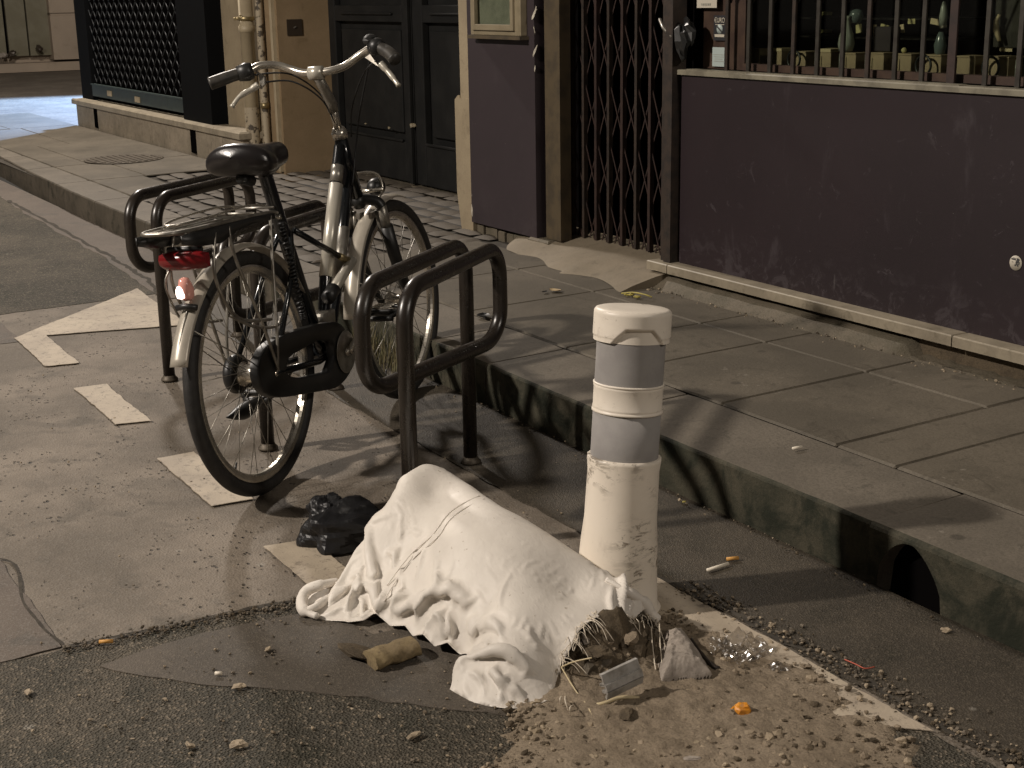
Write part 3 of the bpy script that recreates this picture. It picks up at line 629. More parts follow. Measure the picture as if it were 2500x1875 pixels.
# stickers
def text_mesh(txt, size, loc, rotz=0, mat='whitepaper', name='lettering', parent=None, sx=1):
    cu = bpy.data.curves.new('t', 'FONT'); cu.body = txt; cu.size = size; cu.extrude = .0006; cu.align_x = 'CENTER'; cu.align_y = 'CENTER'
    ob = bpy.data.objects.new('t', cu); COL.objects.link(ob); dg = bpy.context.evaluated_depsgraph_get(); me = bpy.data.meshes.new_from_object(ob.evaluated_get(dg)); bpy.data.objects.remove(ob)
    R_ = Matrix.Rotation(math.radians(90), 4, 'X') @ Matrix.Scale(sx, 4, (1, 0, 0))
    me.transform(R_); me.transform(Matrix.Translation(Vector(loc)-(world_origin(parent) if parent else Vector((0, 0, 0)))))
    me.materials.clear(); me.materials.append(MT[mat]); o2 = bpy.data.objects.new(name, me); COL.objects.link(o2)
    if parent: o2.parent = parent
    return o2
yk = 3.664
stx = MB().bb((-4.523, yk, 1.166), (-4.448, yk+.003, 1.262)).build('sticker', 'stickblack', origin=(-4.485, yk, 1.166))
tag(stx, 'black Euro payment sticker with white lettering and a round emblem on the window edge', 'sticker')
text_mesh('\u20acURO', .027, (-4.485, yk-.002, 1.243), parent=stx, sx=.86)
m = MB().lathe([(.0, 0), (.018, 0), (.018, .001)], (-4.484, yk-.001, 1.210), (0, -1, 0), 24); m.build('emblem', 'bluepaper', stx)
m = MB(); m.box((-4.484, yk-.0025, 1.209), (.034, .001, .007), Matrix.Rotation(.6, 3, 'Y')); m.build('emblem_mark', 'ink', stx)
MB().bb((-4.515, yk-.001, 1.1795), (-4.456, yk, 1.190)).build('lettering_bar', 'whitepaper', stx); MB().bb((-4.512, yk-.001, 1.226), (-4.458, yk, 1.2285)).build('lettering_bar', 'whitepaper', stx)
o = MB().bb((-4.528, yk, 1.066), (-4.452, yk+.003, 1.140)).build('sticker', 'bluepaper', origin=(-4.49, yk, 1.066)); tag(o, 'pale blue grey notice sticker with faint lines below the black Euro sticker', 'sticker')
m = MB()
for k, (a, b) in enumerate(((-4.524, -4.456), (-4.518, -4.456), (-4.514, -4.464), (-4.518, -4.456))): m.bb((a, yk-.001, 1.111-k*.0085), (b, yk, 1.1125-k*.0085))
m.build('printed_lines', 'menupaper', o)
o = MB().bb((-4.607, yk-.02, 1.291), (-4.483, yk-.017, 1.40)).build('sign_card', 'whitepaper', origin=(-4.54, yk, 1.291)); tag(o, 'cream card sign above the stickers at the top edge of the window', 'sign')
m = MB(); [m.bb((-4.578+.0105*k, yk-.0215, 1.300), (-4.572+.0105*k, yk-.0205, 1.308)) for k in range(6)]; m.build('lettering', 'menupaper', o)
c = W(2480, 642, PY-.002)
o = MB().lathe([(0, 0), (.0235, 0), (.0235, .001)], c, (0, -1, 0), 40); o = o.build('sticker', 'whitepaper', origin=c); tag(o, 'round cream sticker with dark worn marks on the purple stall riser', 'sticker')
m = MB()
for dx, dz, w, h, a in ((-.008, .011, .017, .004, .1), (.008, .008, .010, .015, .4), (.003, -.001, .004, .008, 0), (.0, -.007, .006, .0045, .2), (.009, -.006, .004, .009, -.3), (-.011, .002, .006, .0015, 0), (.014, .0, .003, .010, .2), (-.004, .015, .012, .002, 0)):
    m.box(c+Vector((dx, -.002, dz)), (w, .001, h), Matrix.Rotation(a, 3, 'Y'))
m.build('printed_marks', 'ink', o)
# goods in the window
shl = MB().bb((-4.30, 3.78, 1.045), (6, 4.6, 1.06)); tag(shl.build('display_shelf', 'shelf', origin=(-3.5, 3.8, 1.045)), 'dark display shelf along the foot of the shop window', 'shelf')
where = ['leftmost', 'second from the left, with a tall pale lid', 'third from the left, beside a round black shape', 'fourth from the left, with a wide pale lid', 'fifth, below the pale vase', 'sixth, under the purple box', 'seventh, with a white knob on top', 'eighth, just left of the maroon bar', 'ninth, just right of the maroon bar', 'tenth, nearest the right edge of the photo']
for i, (x, h, w) in enumerate(((-4.467, .064, .058), (-4.339, .062, .062), (-4.20, .060, .058), (-4.069, .066, .068), (-3.936, .062, .062), (-3.80, .066, .070), (-3.67, .066, .072), (-3.535, .066, .076), (-3.388, .066, .078), (-3.252, .068, .082))):
    b = MB().bb((x-w/2, 3.83, 1.0605), (x+w/2, 3.90, 1.0605+h)).build('cardboard_box', 'box', origin=(x, 3.86, 1.06), bevel=.002)
    tag(b, 'small brown box on the window shelf, '+where[i], 'box', 'brown boxes in the shop window')
    m = MB().bb((x-w/2-.002, 3.827, 1.0607+h), (x+w/2+.002, 3.902, 1.0607+h+(.012 if i in (1, 3) else .005))); m.build('lid', 'boxlid' if i in (1, 3) else 'box', b)
def lathe_thing(name, prof, o, mat, label, cat, n=28): return tag(MB().lathe(prof, o, (0, 0, 1), n).build(name, mat, origin=o), label, cat)
x = -3.952; lathe_thing('vase', [(.012, 0), (.026, .004), (.031, .03), (.026, .06), (.013, .095), (.010, .12), (.013, .13)], (x-.02, 3.845, 1.129), 'vase', 'pale green teardrop vase standing on the fifth box in the window', 'vase')
p = W(2090, 38, 3.88); lathe_thing('lamp_globe', [(.006, -.03), (.02, -.024), (.028, 0), (.022, .018), (.01, .024)], p, 'vase2', 'blue grey glass globe above the pale vase in the window', 'ornament')
p = W(2295, 118, 3.86); lathe_thing('vase', [(.006, -.03), (.018, -.015), (.022, .01), (.014, .04), (.008, .055)], p, 'vase2', 'blue grey teardrop vase left of the maroon bar in the window', 'vase')
p = W(2303, 40, 3.86); lathe_thing('bottle', [(.012, -.03), (.014, 0), (.010, .03), (.004, .05)], p, 'vase', 'pale narrow bottle left of the maroon bar in the window', 'bottle')
p = W(2150, 95, 3.87); tag(MB().box(p+Vector((0, .03, 0)), (.085, .05, .085)).build('display_box', MT['purple2'], origin=p), 'dull purple box standing on the sixth brown box', 'box')
p = W(2207, 123, 3.85); tag(MB().rock(p, .010, (1, 1, 1), seed=2, amp=.05).build('knob', 'paleitem', origin=p), 'small round white knob on the seventh brown box', 'knob')
for i, (a, b, w, h, mt, lab) in enumerate(((2097, 70, .028, .030, 'paleitem', 'yellow price card behind the pale vase'), (2136, 70, .014, .030, 'boxlid', 'narrow cream price card over the purple box'), (2160, 70, .042, .030, 'paleitem', 'wide yellow price card over the purple box'), (2203, 70, .018, .030, 'boxlid', 'cream price card over the seventh box'), (2226, 52, .034, .018, 'paleitem', 'small yellow price card right of centre in the window'), (2283, 53, .040, .020, 'boxlid', 'cream price card in the black gap of the window'), (2303, 64, .028, .012, 'whitepaper', 'white tag left of the maroon bar'), (2457, 116, .052, .026, 'boxlid', 'pale peach card above the tenth box'))):
    p = W(a, b, 3.95); tag(MB().box(p, (w, .004, h), Matrix.Rotation(.15*((i*7) % 3-1), 3, 'Y')).build('price_card', mt, origin=p), lab, 'card', 'cards in the shop window')
for i, (a, b, w) in enumerate(((1901, 79, .028), (1967, 78, .032), (2018, 76, .030), (1900, 34, .02), (1968, 35, .036), (2017, 33, .036))):
    p = W(a, b, 4.3); tag(MB().box(p, (w*1.1, .03, .013)).build('small_packet', 'paleitem', origin=p), 'small pale packet on the '+('lower', 'upper')[i > 2]+' dark shelf, '+('left', 'middle', 'right')[i % 3], 'packet', 'packets on the dark shelves')
m = MB(); m.bb((-5.0, 4.22, W(1967, 84, 4.3).z-.008), (-3.85, 4.5, W(1967, 84, 4.3).z-.002)); m.bb((-5.0, 4.22, W(1967, 40, 4.3).z-.008), (-3.85, 4.5, W(1967, 40, 4.3).z-.002)); tag(m.build('shelving', 'shelf', origin=(-4.3, 4.3, 1.1)), 'two dark shelves at the back of the shop window', 'shelves')
for i, a in enumerate((1824, 1878, 1990, 2050, 2113, 2180, 2482)):
    p = W(a, 140, 3.80); q = W(a, 172 if a < 2200 else 190, 3.80); tag(MB().tube([(p.x, 3.80, 1.0605), (p.x, 3.80, 1.125)], .0022, 6).build('glass_rod', 'vase', origin=(p.x, 3.8, 1.06)), 'thin glass divider on the window shelf '+('left of the first brown box', 'right of the first brown box', 'right of the third brown box', 'right of the fourth brown box', 'right of the fifth brown box', 'right of the sixth brown box', 'right of the tenth brown box')[i], 'divider', 'glass dividers on the window shelf')
for i, (a, b) in enumerate(((1938, 145), (2254, 160), (2418, 165))):
    p = W(a, b, 3.80); tag(MB().tube([p+Vector((.034*math.cos(k*math.pi/12), 0, .034*math.sin(k*math.pi/12))) for k in range(24)], .0045, 8, closed=True).build('ring', 'bk_plastic', origin=p), 'dark ring leaning before the boxes, '+('left', 'middle', 'right')[i]+' one of three', 'ring', 'dark rings in the shop window')
p = W(2462, 60, 3.92); tag(MB().box(p+Vector((-.01, .03, .02)), (.13, .02, .19)).build('dress_stand', MT['iron_grey'], origin=p), 'grey framed panel at the right end of the window', 'panel')
m = MB(); m.tube([W(2440, 36, 3.91), W(2432, 50, 3.91), W(2432, 75, 3.91), W(2440, 100, 3.91)], [.006, .008, .010, .006]); tag(m.build('candlestick', 'boxlid', origin=W(2436, 70, 3.91)), 'pale peach candlestick in front of the grey panel', 'candlestick')

# ================================================================ STONE BUILDING WITH THE CARRIAGE DOOR
BY = 3.79
m = MB(); m.bb((-14.05, BY, .05), (-9.62, BY+.3, 4)); m.bb((-14.05, BY+.3, .05), (-13.75, 20, 4)); sb = m.build('stone_building', 'beige', origin=(-11, BY, .15))
tag(sb, 'beige stone building at the street corner with a carriage door and mesh shutter', 'building')
m = MB().bb((-9.62, BY-.004, .10), (-9.37, 4.25, 4)); m.build('door_jamb', 'beige2', sb)
m = MB(); x0 = W(545, 158, BY).x; m.bb((-10.25, BY-.012, .10), (-9.625, BY, W(590, 158, BY).z)); m.bb((-14.05, BY-.01, .10), (-13.6, BY, 3.9)); m.build('stone_course', 'beige', sb, bevel=.008)
m = MB(); m.bb((-6.455, 3.585, .845), (-6.347, 4.25, 4)); m.prism([(-6.455, 3.58, .845), (-6.455, 3.58, .86), (-6.475, 3.58, .858), (-6.51, 3.58, .835), (-6.51, 3.58, .36), (-6.47, 3.58, .17), (-6.47, 3.58, .12), (-6.347, 3.58, .12), (-6.347, 3.58, .845)], (0, .67, 0)); m.build('door_jamb', 'beige', sb)
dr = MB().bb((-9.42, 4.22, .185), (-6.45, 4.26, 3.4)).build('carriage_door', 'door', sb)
def doorleaf(x0, x1):
    m = MB(); zs = [(.185, .445), (1.19, 1.295), (2.1, 2.25), (3.2, 3.4)]
    m.bb((x0, 4.17, .185), (x0+.13, 4.22, 3.4)); m.bb((x1-.13, 4.17, .185), (x1, 4.22, 3.4))
    for a, b in zs: m.bb((x0+.13, 4.172, a), (x1-.13, 4.22, b))
    for (a, b) in ((.445, 1.19), (1.295, 2.1)):
        m.bb((x0+.19, 4.19, a+.05), (x1-.19, 4.22, b-.05))
    m.bb((x0+.15, 4.155, .44), (x1-.15, 4.172, .458)); m.bb((x0+.25, 4.155, 1.235), (x1-.25, 4.172, 1.25))
    return m
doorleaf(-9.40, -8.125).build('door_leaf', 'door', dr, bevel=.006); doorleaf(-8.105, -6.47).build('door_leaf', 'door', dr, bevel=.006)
m = MB(); m.bb((-8.17, 4.145, .185), (-8.125, 4.17, 3.4)); m.build('meeting_rail', 'door', dr, bevel=.004)
m = MB(); m.rock(W(1008, 306, 4.15), .018, (1.2, .5, .7), seed=3); m.rock(W(950, 312, 4.15), .010, (1.2, .5, .7), seed=4); m.rock(W(893, 302, 4.15), .008, seed=5); m.build('paint_chip', 'menuwood', dr)
m = MB().bb((-9.4, 4.15, .12), (-6.45, 4.25, .172)); m.build('threshold', 'mortar', sb)
# intercom plate on the reveal
m = MB().bb((-9.372, 3.855, 1.10), (-9.362, 3.965, 1.208)); ip = m.build('intercom_plate', 'plate', sb); m = MB().box((-9.358, 3.91, 1.155), (.006, .02, .008), Matrix.Rotation(.5, 3, 'X')); m.build('button', 'bk_steel', ip)
# plinth
px0, px1 = W(188, 290, 3.63).x, W(592, 340, 3.63).x
m = MB(); ch = .405
xs = [px0, px0+.62, px0+.74, px0+1.55, px0+2.4, -10.93, -10.80, -10.2, px1]
for a, b in zip(xs[:-1], xs[1:]):
    if abs(b-a) > .16: m.bbox_bev((a+.004, 3.635, .12), (b-.004, BY, .375), .003)
    else: m.bb((a, 3.72, .12), (b, BY, .375))
pl = m.build('plinth', 'plinth', sb)
for a, b in zip(xs[:-1], xs[1:]):
    if abs(b-a) <= .16: MB().bb((a-.0, 3.634, .19), (b, 3.64, .37)).build('vent', 'shade_black', pl)  # black plate in the plinth face paints the shade of the opening
m = MB(); 
for a, b in ((px0-.03, -12.2), (-12.195, -10.3), (-10.295, px1+.02)): m.bbox_bev((a, 3.60, .378), (b, BY, .43), .012)
m.build('plinth_cap', 'marble', pl)
# mesh shutter
SY = 3.70
xl, xr, xrr = W(228, 247, SY).x, W(460, 275, SY).x, W(528, 293, SY).x
m = MB(); m.bb((xl-.38, SY, .432), (xl, BY, 3.6)); m.build('shutter_frame', 'blackpaint', sb)
m = MB(); m.bb((xr, SY-.04, .432), (xrr+.02, BY, 3.6)); m.build('shutter_frame', 'blackpaint', sb)
m = MB(); m.bb((xl, SY+.06, .435), (xr, SY+.068, 3.6)); m.build('shutter_backing', 'shade_black', sb)
m = MB(); m.bb((xl, SY, .47), (xr, SY+.03, .585)); m.bb((xl, SY-.012, .575), (xr, SY, .588)); gb = m.build('bottom_bar', 'greenbar', sb)
m = MB(); 
for a, b in ((268, 228), (336, 243)): p = W(a, b, SY); m.box((p.x, SY-.003, p.z), (.14, .006, .05))
m.build('label_plate', 'pipe', gb)
m = MB(); dx, dz = .16, .075; nz = int(3.0/dz); z0 = .59
k = 0
import itertools
cols = int((xr-xl)/dx)
for j in range(0, 14):
    for i in range(cols):
        x = xl+(i+.5*(j % 2)+.5)*dx; z = z0+j*dz
        if x+dx/2 > xr: continue
        for sx, sz in ((-1, 1), (1, 1)):
            a = Vector((x, SY+.03, z)); b = Vector((x+sx*dx/2, SY+.034, z+dz)); mid = (a+b)/2+Vector((-sx*.012, 0, -.008))
            m.tube([a, mid, b], .0055, 5)
m.build('mesh_curtain', 'lattice', sb)
# pipes
def pipe(xc, r, name, mat, z0, z1, yc): return MB().lathe([(r, z0), (r, z1)], (xc, yc, 0), (0, 0, 1), 24, False)
p1x = W(606, 150, 3.72).x
rp = thing('drainpipe', (p1x, 3.72, .2), 'thick cream painted drainpipe clamped to the beige wall left of the carriage door', 'drainpipe')
m = MB().lathe([(.05, .17), (.05, 1.12), (.058, 1.122), (.058, 1.165), (.05, 1.167), (.05, 4)], (p1x, 3.725, 0), (0, 0, 1), 28, False); m.build('pipe', 'pipe', rp)
m = MB().lathe([(.053, .17), (.053, .60)], (p1x, 3.725, 0), (0, 0, 1), 28, False); m.build('peeling_foot', 'pipe_worn', rp)
m = MB().lathe([(.056, 1.20), (.06, 1.203), (.06, 1.225), (.056, 1.228)], (p1x, 3.725, 0), (0, 0, 1), 24, False); m.rock((p1x-.02, 3.66, 1.215), .014, (1.4, 1, .8), seed=3); m.rock((p1x+.04, 3.67, 1.235), .009, seed=4); m.build('clamp', 'brass', rp)
p2x = W(637, 150, 3.74).x
rp = thing('drainpipe', (p2x, 3.74, .2), 'thinner peeling cream pipe between the thick drainpipe and the door jamb', 'drainpipe')
m = MB().lathe([(.026, .17), (.026, 4)], (p2x, 3.75, 0), (0, 0, 1), 18, False); m.build('pipe', 'pipe_worn', rp); [MB().lathe([(.032, q), (.032, q+.04)], (p2x, 3.75, 0), (0, 0, 1), 18, True).build('collar', 'brass', rp) for q in (.60, .30)]
m = MB().bb((-9.44, BY-.03, .17), (-9.40, BY, 4)); m.build('corner_moulding', 'pipe', sb)

# ================================================================ FAR BUILDING ACROSS THE SIDE STREET
FX = -26.15
m = MB(); m.bb((FX-1, 2.5, 0), (FX-.35, 12, 5)); fb = m.build('far_building', 'farstone', origin=(FX, 6, .15)); tag(fb, 'pale stone building with grey green shutters across the side street', 'building')
m = MB(); m.bbox_bev((FX-.4, 6.33, .34), (FX, 6.86, 1.10), .02); m.bbox_bev((FX-.4, 6.33, 1.14), (FX, 6.86, 4.5), .02); m.bb((FX-.4, 6.86, .30), (FX-.02, 9.5, 4.5)); m.bb((FX-.4, 6.35, 1.08), (FX-.04, 6.86, 1.16)); m.build('pier', 'farstone', fb)
m = MB(); m.bbox_bev((FX-.36, 2.5, .15), (FX+.06, 9.5, .30), .03); m.build('ledge', 'farstone', fb)
m = MB(); m.bb((FX-.35, 5.97, .42), (FX-.16, 6.33, 4.5)); m.build('shutter', 'far_door', fb)
m = MB(); m.bb((FX-.35, 5.62, .42), (FX-.18, 5.945, 4.5)); m.build('shutter', 'far_door', fb)
m = MB(); m.bb((FX-.35, 5.0, .42), (FX-.14, 5.56, 4.5)); m.build('shutter', 'far_door', fb)
m = MB(); m.bb((FX-.349, 5.56, .42), (FX-.25, 5.62, 4.5)); m.bb((FX-.349, 5.945, .42), (FX-.25, 5.97, 4.5)); m.build('shutter_gap', 'shade_black', fb)
for a, b, s_, l in ((95, 118, .09, 'dark rag heap at the foot of the far shutter, right'), (30, 130, .06, 'dark lump on the ledge of the far building'), (8, 135, .07, 'pale bundle on the ledge at the left edge of the photo')):
    p = WX(a, b, FX-.02); tag(MB().rock(p, s_, (.6, 1.3, .7), seed=a).build('bundle', 'plate' if s_ != .07 else 'ragm', origin=p), l, 'bundle')
# ================================================================ STREET COVERS
m = MB(); c = Vector((-10.98, 3.11, pz(3.1)+.004)); m.lathe([(0, .0), (.30, .0), (.30, .003), (.285, .004), (.28, -.0005+.003), (0, .0035)], c, (0, 0, 1), 40, False)
for k in range(-5, 6):
    w = math.sqrt(max(.0, .27**2-(k*.05)**2)); m.bb((c.x-w, c.y+k*.05-.012, c.z+.003), (c.x+w, c.y+k*.05+.012, c.z+.007))
tag(m.build('manhole_cover', 'cast', origin=c), 'round ribbed cast iron cover set in the pavement before the marble plinth', 'manhole cover')
# ================================================================ BIKE RACKS
def rack_at(p0):
    ph = 2.246; d = Vector((math.cos(ph), math.sin(ph), 0)); nn = Vector((-d.y, d.x, 0)); o = Vector((p0[0], p0[1], 0))
    F = lambda u, w, z: o+d*u+nn*w+Vector((0, 0, z))
    P = [F(0, 0, 0), F(0, 0, .673), F(.657, 0, .673), F(.657, 0, .405), F(.005, .117, .405), F(.005, .117, .673), F(.689, .117, .673), F(.689, .117, 0)]
    e = thing('bike_rack', o, '', 'bike rack', 'looped tubular bike racks along the kerb')
    MB().tube(fillet(P, .092, 9), .0212, 18).build('looped_tube', 'rack', e)
    for q in (P[0], P[-1]): MB().lathe([(.031, 0), (.031, .006), (.0235, .014), (.0215, .02)], q+Vector((0, 0, .004)), (0, 0, 1), 20).build('base_collar', 'cast', e)
    return e
rk = rack_at((-3.008, 1.498)); rk['label'] = 'brown looped bike rack nearest the white bollard, its foot behind the white sack'
for dx, dy, l in ((-.995, .006, 'brown looped bike rack in the middle, partly hidden by the leaning bicycle'), (-1.976, .010, 'brown looped bike rack farthest left, behind the rear carrier of the bicycle')):
    c_ = copy_tree(rk); c_.location = rk.location+Vector((dx, dy, 0)); c_['label'] = l
# ================================================================ BOLLARD
b0 = Vector((-2.452, 1.732, .0)); b1 = G(1546, 751, .69); ax = (b1-b0).normalized(); BL = (b1-b0).length
def pix(v):
    q = CM @ (np.array(v)-CO); return 1250+FPX*q[0]/q[2], 937.5+FPX*q[1]/q[2]
def along(y):
    lo, hi = 0, BL*1.1
    for _ in range(40):
        mid = (lo+hi)/2
        if pix(b0+ax*mid)[1] > y: lo = mid
        else: hi = mid
    return lo
hb1, hr1, hr2, hcol, hcap = along(823), along(937), along(1000), along(1112), along(815)
bo = MB().lathe([(.104, .002), (.104, .012), (.096, .02), (.0915, .08), (.0875, .16), (.0825, hcol*.6), (.081, hcol-.03), (.0835, hcol-.008), (.0835, hcol), (.0795, hcol+.001)], b0, ax, 56).build('bollard', 'boll_low', origin=b0)
tag(bo, 'white plastic bollard with two grey reflective bands, leaning behind the sack', 'bollard')
MB().lathe([(.0765, hcol), (.0765, hr2), (.0765, hr2-.0), ], b0, ax, 56, False).build('reflective_band', 'band', bo)
MB().lathe([(.0765, hr1+.004), (.0765, hb1)], b0, ax, 56, False).build('reflective_band', 'band', bo)
MB().lathe([(.0765, hr2-.003), (.0795, hr2-.002), (.0795, hr2+.002), (.0775, hr2+.003), (.0775, hr2+.006), (.0785, hr2+.008), (.0775, hr2+.010), (.0775, hr1-.006), (.0785, hr1-.004), (.0775, hr1-.002), (.0775, hr1), (.0795, hr1+.001), (.0795, hr1+.004), (.0765, hr1+.005)], b0, ax, 56, False).build('middle_ring', 'boll', bo)
# cap with the lifting notch
m = MB(); u = Vector((0, 0, 1)).cross(ax); fr = (Vector(CO)-b1); fr = (fr-ax*fr.dot(ax)).normalized(); sd = ax.cross(fr); nA = 220; hs = [hb1-.006, hb1+.002, hb1+.006]+[hb1+.004+i*.0045 for i in range(1, 12)]
top = BL; P = []
hs = [hb1-.006+i*(top-.010-hb1+.006)/26 for i in range(27)]
for h_ in hs:
    row = []
    for k in range(nA+1):
        a = 2*math.pi*k/nA; aa = (a+math.pi) % (2*math.pi)-math.pi-.22   # angle from the front
        t = (h_-(hb1-.006)); open_h = .034; half = .78-.42*min(1, max(0, t/open_h)**1.0); cut = abs(aa) < half and t < open_h
        lowr = .0775; r_ = .0862 if not cut else lowr
        if cut:
            e_ = min(1, (half-abs(aa))/.05, (open_h-t)/.004); r_ = .0862-(.0087)*min(1, max(0, e_)*1.0)
        elif h_ < hb1+.004: r_ = .0845
        row.append(b0+ax*h_+(fr*math.cos(a)+sd*math.sin(a))*r_)
    P.append(row)
for hh, rr in ((top-.006, .0852), (top-.002, .082), (top, .076), (top+.0015, .05), (top+.002, .0)):
    P.append([b0+ax*hh+(fr*math.cos(2*math.pi*k/nA)+sd*math.sin(2*math.pi*k/nA))*rr for k in range(nA+1)])
m.grid(P, True); m.build('cap', 'boll', bo)
# ================================================================ BICYCLE
LE = math.radians(-4.41); PHB = math.radians(130.09); RC = Vector((-3.648, 1.367, 0))
bf = Vector((math.cos(PHB), math.sin(PHB), 0)); br_ = Vector((math.sin(PHB), -math.cos(PHB), 0)); bu = Vector((0, 0, 1)); bR = br_*math.cos(LE)-bu*math.sin(LE); bU = bu*math.cos(LE)+br_*math.sin(LE)
def B(s, w, t): return RC+bf*s+bR*w+bU*t
WB = 1.022; HR = .345
bike = thing('bicycle', RC, 'black and silver step through city bicycle leaning between the brown racks', 'bicycle')
def ring(c, R_, r, n=96, k=12, flat=1.0, a0=0, a1=360):
    P = []
    steps = n if a1-a0 == 360 else int(n*(a1-a0)/360)
    m = MB(); vs = []; fs = []; full = a1-a0 == 360
    cnt = steps if full else steps+1
    for i in range(cnt):
        a = math.radians(a0+(a1-a0)*i/steps); rad = bf*math.cos(a)+bU*math.sin(a)
        for j in range(k):
            b = 2*math.pi*j/k; vs.append(c+rad*(R_+r*math.cos(b))+bR*(r*flat*math.sin(b)))
    for i in range(cnt if full else cnt-1):
        for j in range(k): fs.append((i*k+j, i*k+(j+1) % k, ((i+1) % cnt)*k+(j+1) % k, ((i+1) % cnt)*k+j))
    return m.add(vs, fs, True)
def wheel(cs, rear):
    c = B(cs, 0, HR); m = MB(); n = 96; vs = []; fs = []
    prof = [(.3055, -.0115), (.3055, .0115), (.300, .0125), (.288, .0115), (.282, .005), (.282, -.005), (.288, -.0115), (.300, -.0125)]
    for i in range(n):
        a = 2*math.pi*i/n; rad = bf*math.cos(a)+bU*math.sin(a)
        for (R_, w) in prof: vs.append(c+rad*R_+bR*w)
    k = len(prof)
    for i in range(n):
        for j in range(k): fs.append((i*k+j, i*k+(j+1) % k, ((i+1) % n)*k+(j+1) % k, ((i+1) % n)*k+j))
    m.add(vs, fs, False)
    w = m.build('wheel', 'bk_alu', bike); w['label'] = ('rear' if rear else 'front')+' spoked wheel with silver rim'
    ring(c, .3245, .0205, 120, 14).build('tyre', 'tyre', w)
    m = MB(); hr = .034 if rear else .024; fw = .032
    for i in range(36):
        a = 2*math.pi*i/36; s_ = 1 if i % 2 else -1; b = a+(.95 if (i//2) % 2 else -.95)*(.55)
        m.tube([c+(bf*math.cos(b)+bU*math.sin(b))*hr+bR*fw*s_, c+(bf*math.cos(a)+bU*math.sin(a))*.284+bR*.003*s_], .0011, 5)
    m.build('spokes', 'bk_steel', w)
    if rear: prof = [(.008, -.078), (.008, -.072), (.042, -.070), (.047, -.064), (.047, -.046), (.03, -.042), (.036, -.034), (.036, -.030), (.027, -.026), (.027, .024), (.037, .030), (.037, .034), (.022, .038), (.022, .05), (.008, .052), (.008, .075)]
    else: prof = [(.006, -.06), (.006, -.045), (.018, -.042), (.028, -.034), (.028, -.030), (.017, -.026), (.017, .026), (.028, .030), (.028, .034), (.02, .042), (.006, .045), (.006, .06)]
    MB().lathe(prof, c, bR, 32).build('hub', 'bk_alu', w)
    if rear: MB().lathe([(.02, -.071), (.052, -.069), (.056, -.06), (.056, -.044), (.05, -.040), (.02, -.040)], c, bR, 30).build('brake_drum', 'bk_plastic', w)
    m = MB(); v = c+(bf*math.cos(-2.2)+bU*math.sin(-2.2))*.262; v2 = c+(bf*math.cos(-2.2)+bU*math.sin(-2.2))*.285; m.tube([v2, v], [.0035, .0028], 8); m.build('valve', 'bk_plastic', w)
    return w
rw = wheel(0, True); fw_ = wheel(WB, False)
# rim reflection strips are the tyre's side band
BB = (.433, 0, .302)
m = MB(); m.tube([B(.205, 0, .895), B(.214, 0, .874), B(.395, 0, .36), B(*BB)], [.018, .0205, .022, .022], 18)
m.tube([B(.715, 0, .905), B(.60, 0, .70), B(.509, 0, .53), B(.45, 0, .37), B(*BB)], [.019]*5, 18)
m.tube([B(.757, 0, .815), B(.67, 0, .655), B(.583, 0, .491), B(.50, 0, .36), B(*BB)], [.0185]*5, 18)
m.tube([B(.722, 0, .945), B(.795, 0, .735)], .021, 20)
m.prism([B(.712, -.006, .90), B(.742, -.006, .90), B(.785, -.006, .76), B(.735, -.006, .75), B(.69, -.006, .80)], bR*.012)
m.tube([B(BB[0], -.04, BB[2]), B(BB[0], .04, BB[2])], .024, 20)
fr_ = m.build('frame', 'bk_black', bike)
for s_ in (-1, 1):
    MB().tube([B(.285, .018*s_, .70), B(.22, .045*s_, .60), B(0, .066*s_, HR)], .0085, 10).build('seat_stay', 'bk_black', bike)
    MB().tube([B(.42, .028*s_, .30), B(.30, .05*s_, .305), B(0, .066*s_, HR)], .010, 10).build('chain_stay', 'bk_black', bike)
MB().tube([B(.683, 0, .846-.0), B(.655, 0, .797)], .0200, 18).build('tube_collar', 'bk_steel', fr_)
MB().tube([B(.652, .002, .792), B(.505, .002, .524)], .0220, 20).build('silver_tube_panel', 'bk_silver', fr_)
MB().tube([B(.668, .002, .652), B(.575, .002, .478)], .0197, 18).build('silver_tube_panel', 'bk_steel', fr_)
MB().tube([B(.727, 0, .93), B(.722, 0, .948), B(.718, 0, .962)], [.0245, .0255, .019], 22).build('headset', 'bk_alu', bike)
m = MB(); m.tube([B(.719, 0, .955), B(.692, 0, 1.035)], .0125, 16); st = m.build('stem', 'bk_alu', bike)
MB().tube([B(.697, 0, 1.015), B(.69, 0, 1.04), B(.655, 0, 1.088), B(.615, 0, 1.128)], [.0155, .018, .0155, .0165], 16).build('stem_arm', 'bk_steel', st)
MB().tube([B(.611, -.022, 1.139), B(.611, .022, 1.139)], .0205, 20).build('handlebar_clamp', 'bk_silver', st)
hb = curve_pts([B(.552, -.205, 1.160), B(.585, -.175, 1.176), B(.612, -.13, 1.172), B(.618, -.09, 1.157), B(.611, -.045, 1.143), B(.611, 0, 1.139), B(.615, .05, 1.142), B(.632, .09, 1.152), B(.645, .13, 1.176), B(.640, .175, 1.196), B(.622, .205, 1.2)], 8)
hbo = MB().tube(hb, .0118, 16).build('handlebar', 'bk_alu', bike)
gl = [B(.552, -.205, 1.160), B(.53, -.235, 1.155), B(.505, -.27, 1.145), B(.484, -.30, 1.136)]
MB().tube(curve_pts(gl, 5), [.0185]*8+[.0195]*8, 16).build('grip', 'grip', hbo)
MB().tube([B(.562, -.193, 1.164), B(.552, -.205, 1.161), B(.535, -.228, 1.157)], [.025, .029, .023], 18).build('gear_shifter', 'bk_plastic', hbo)
gr = [B(.622, .205, 1.2), B(.61, .23, 1.192), B(.59, .262, 1.176), B(.57, .285, 1.158)]
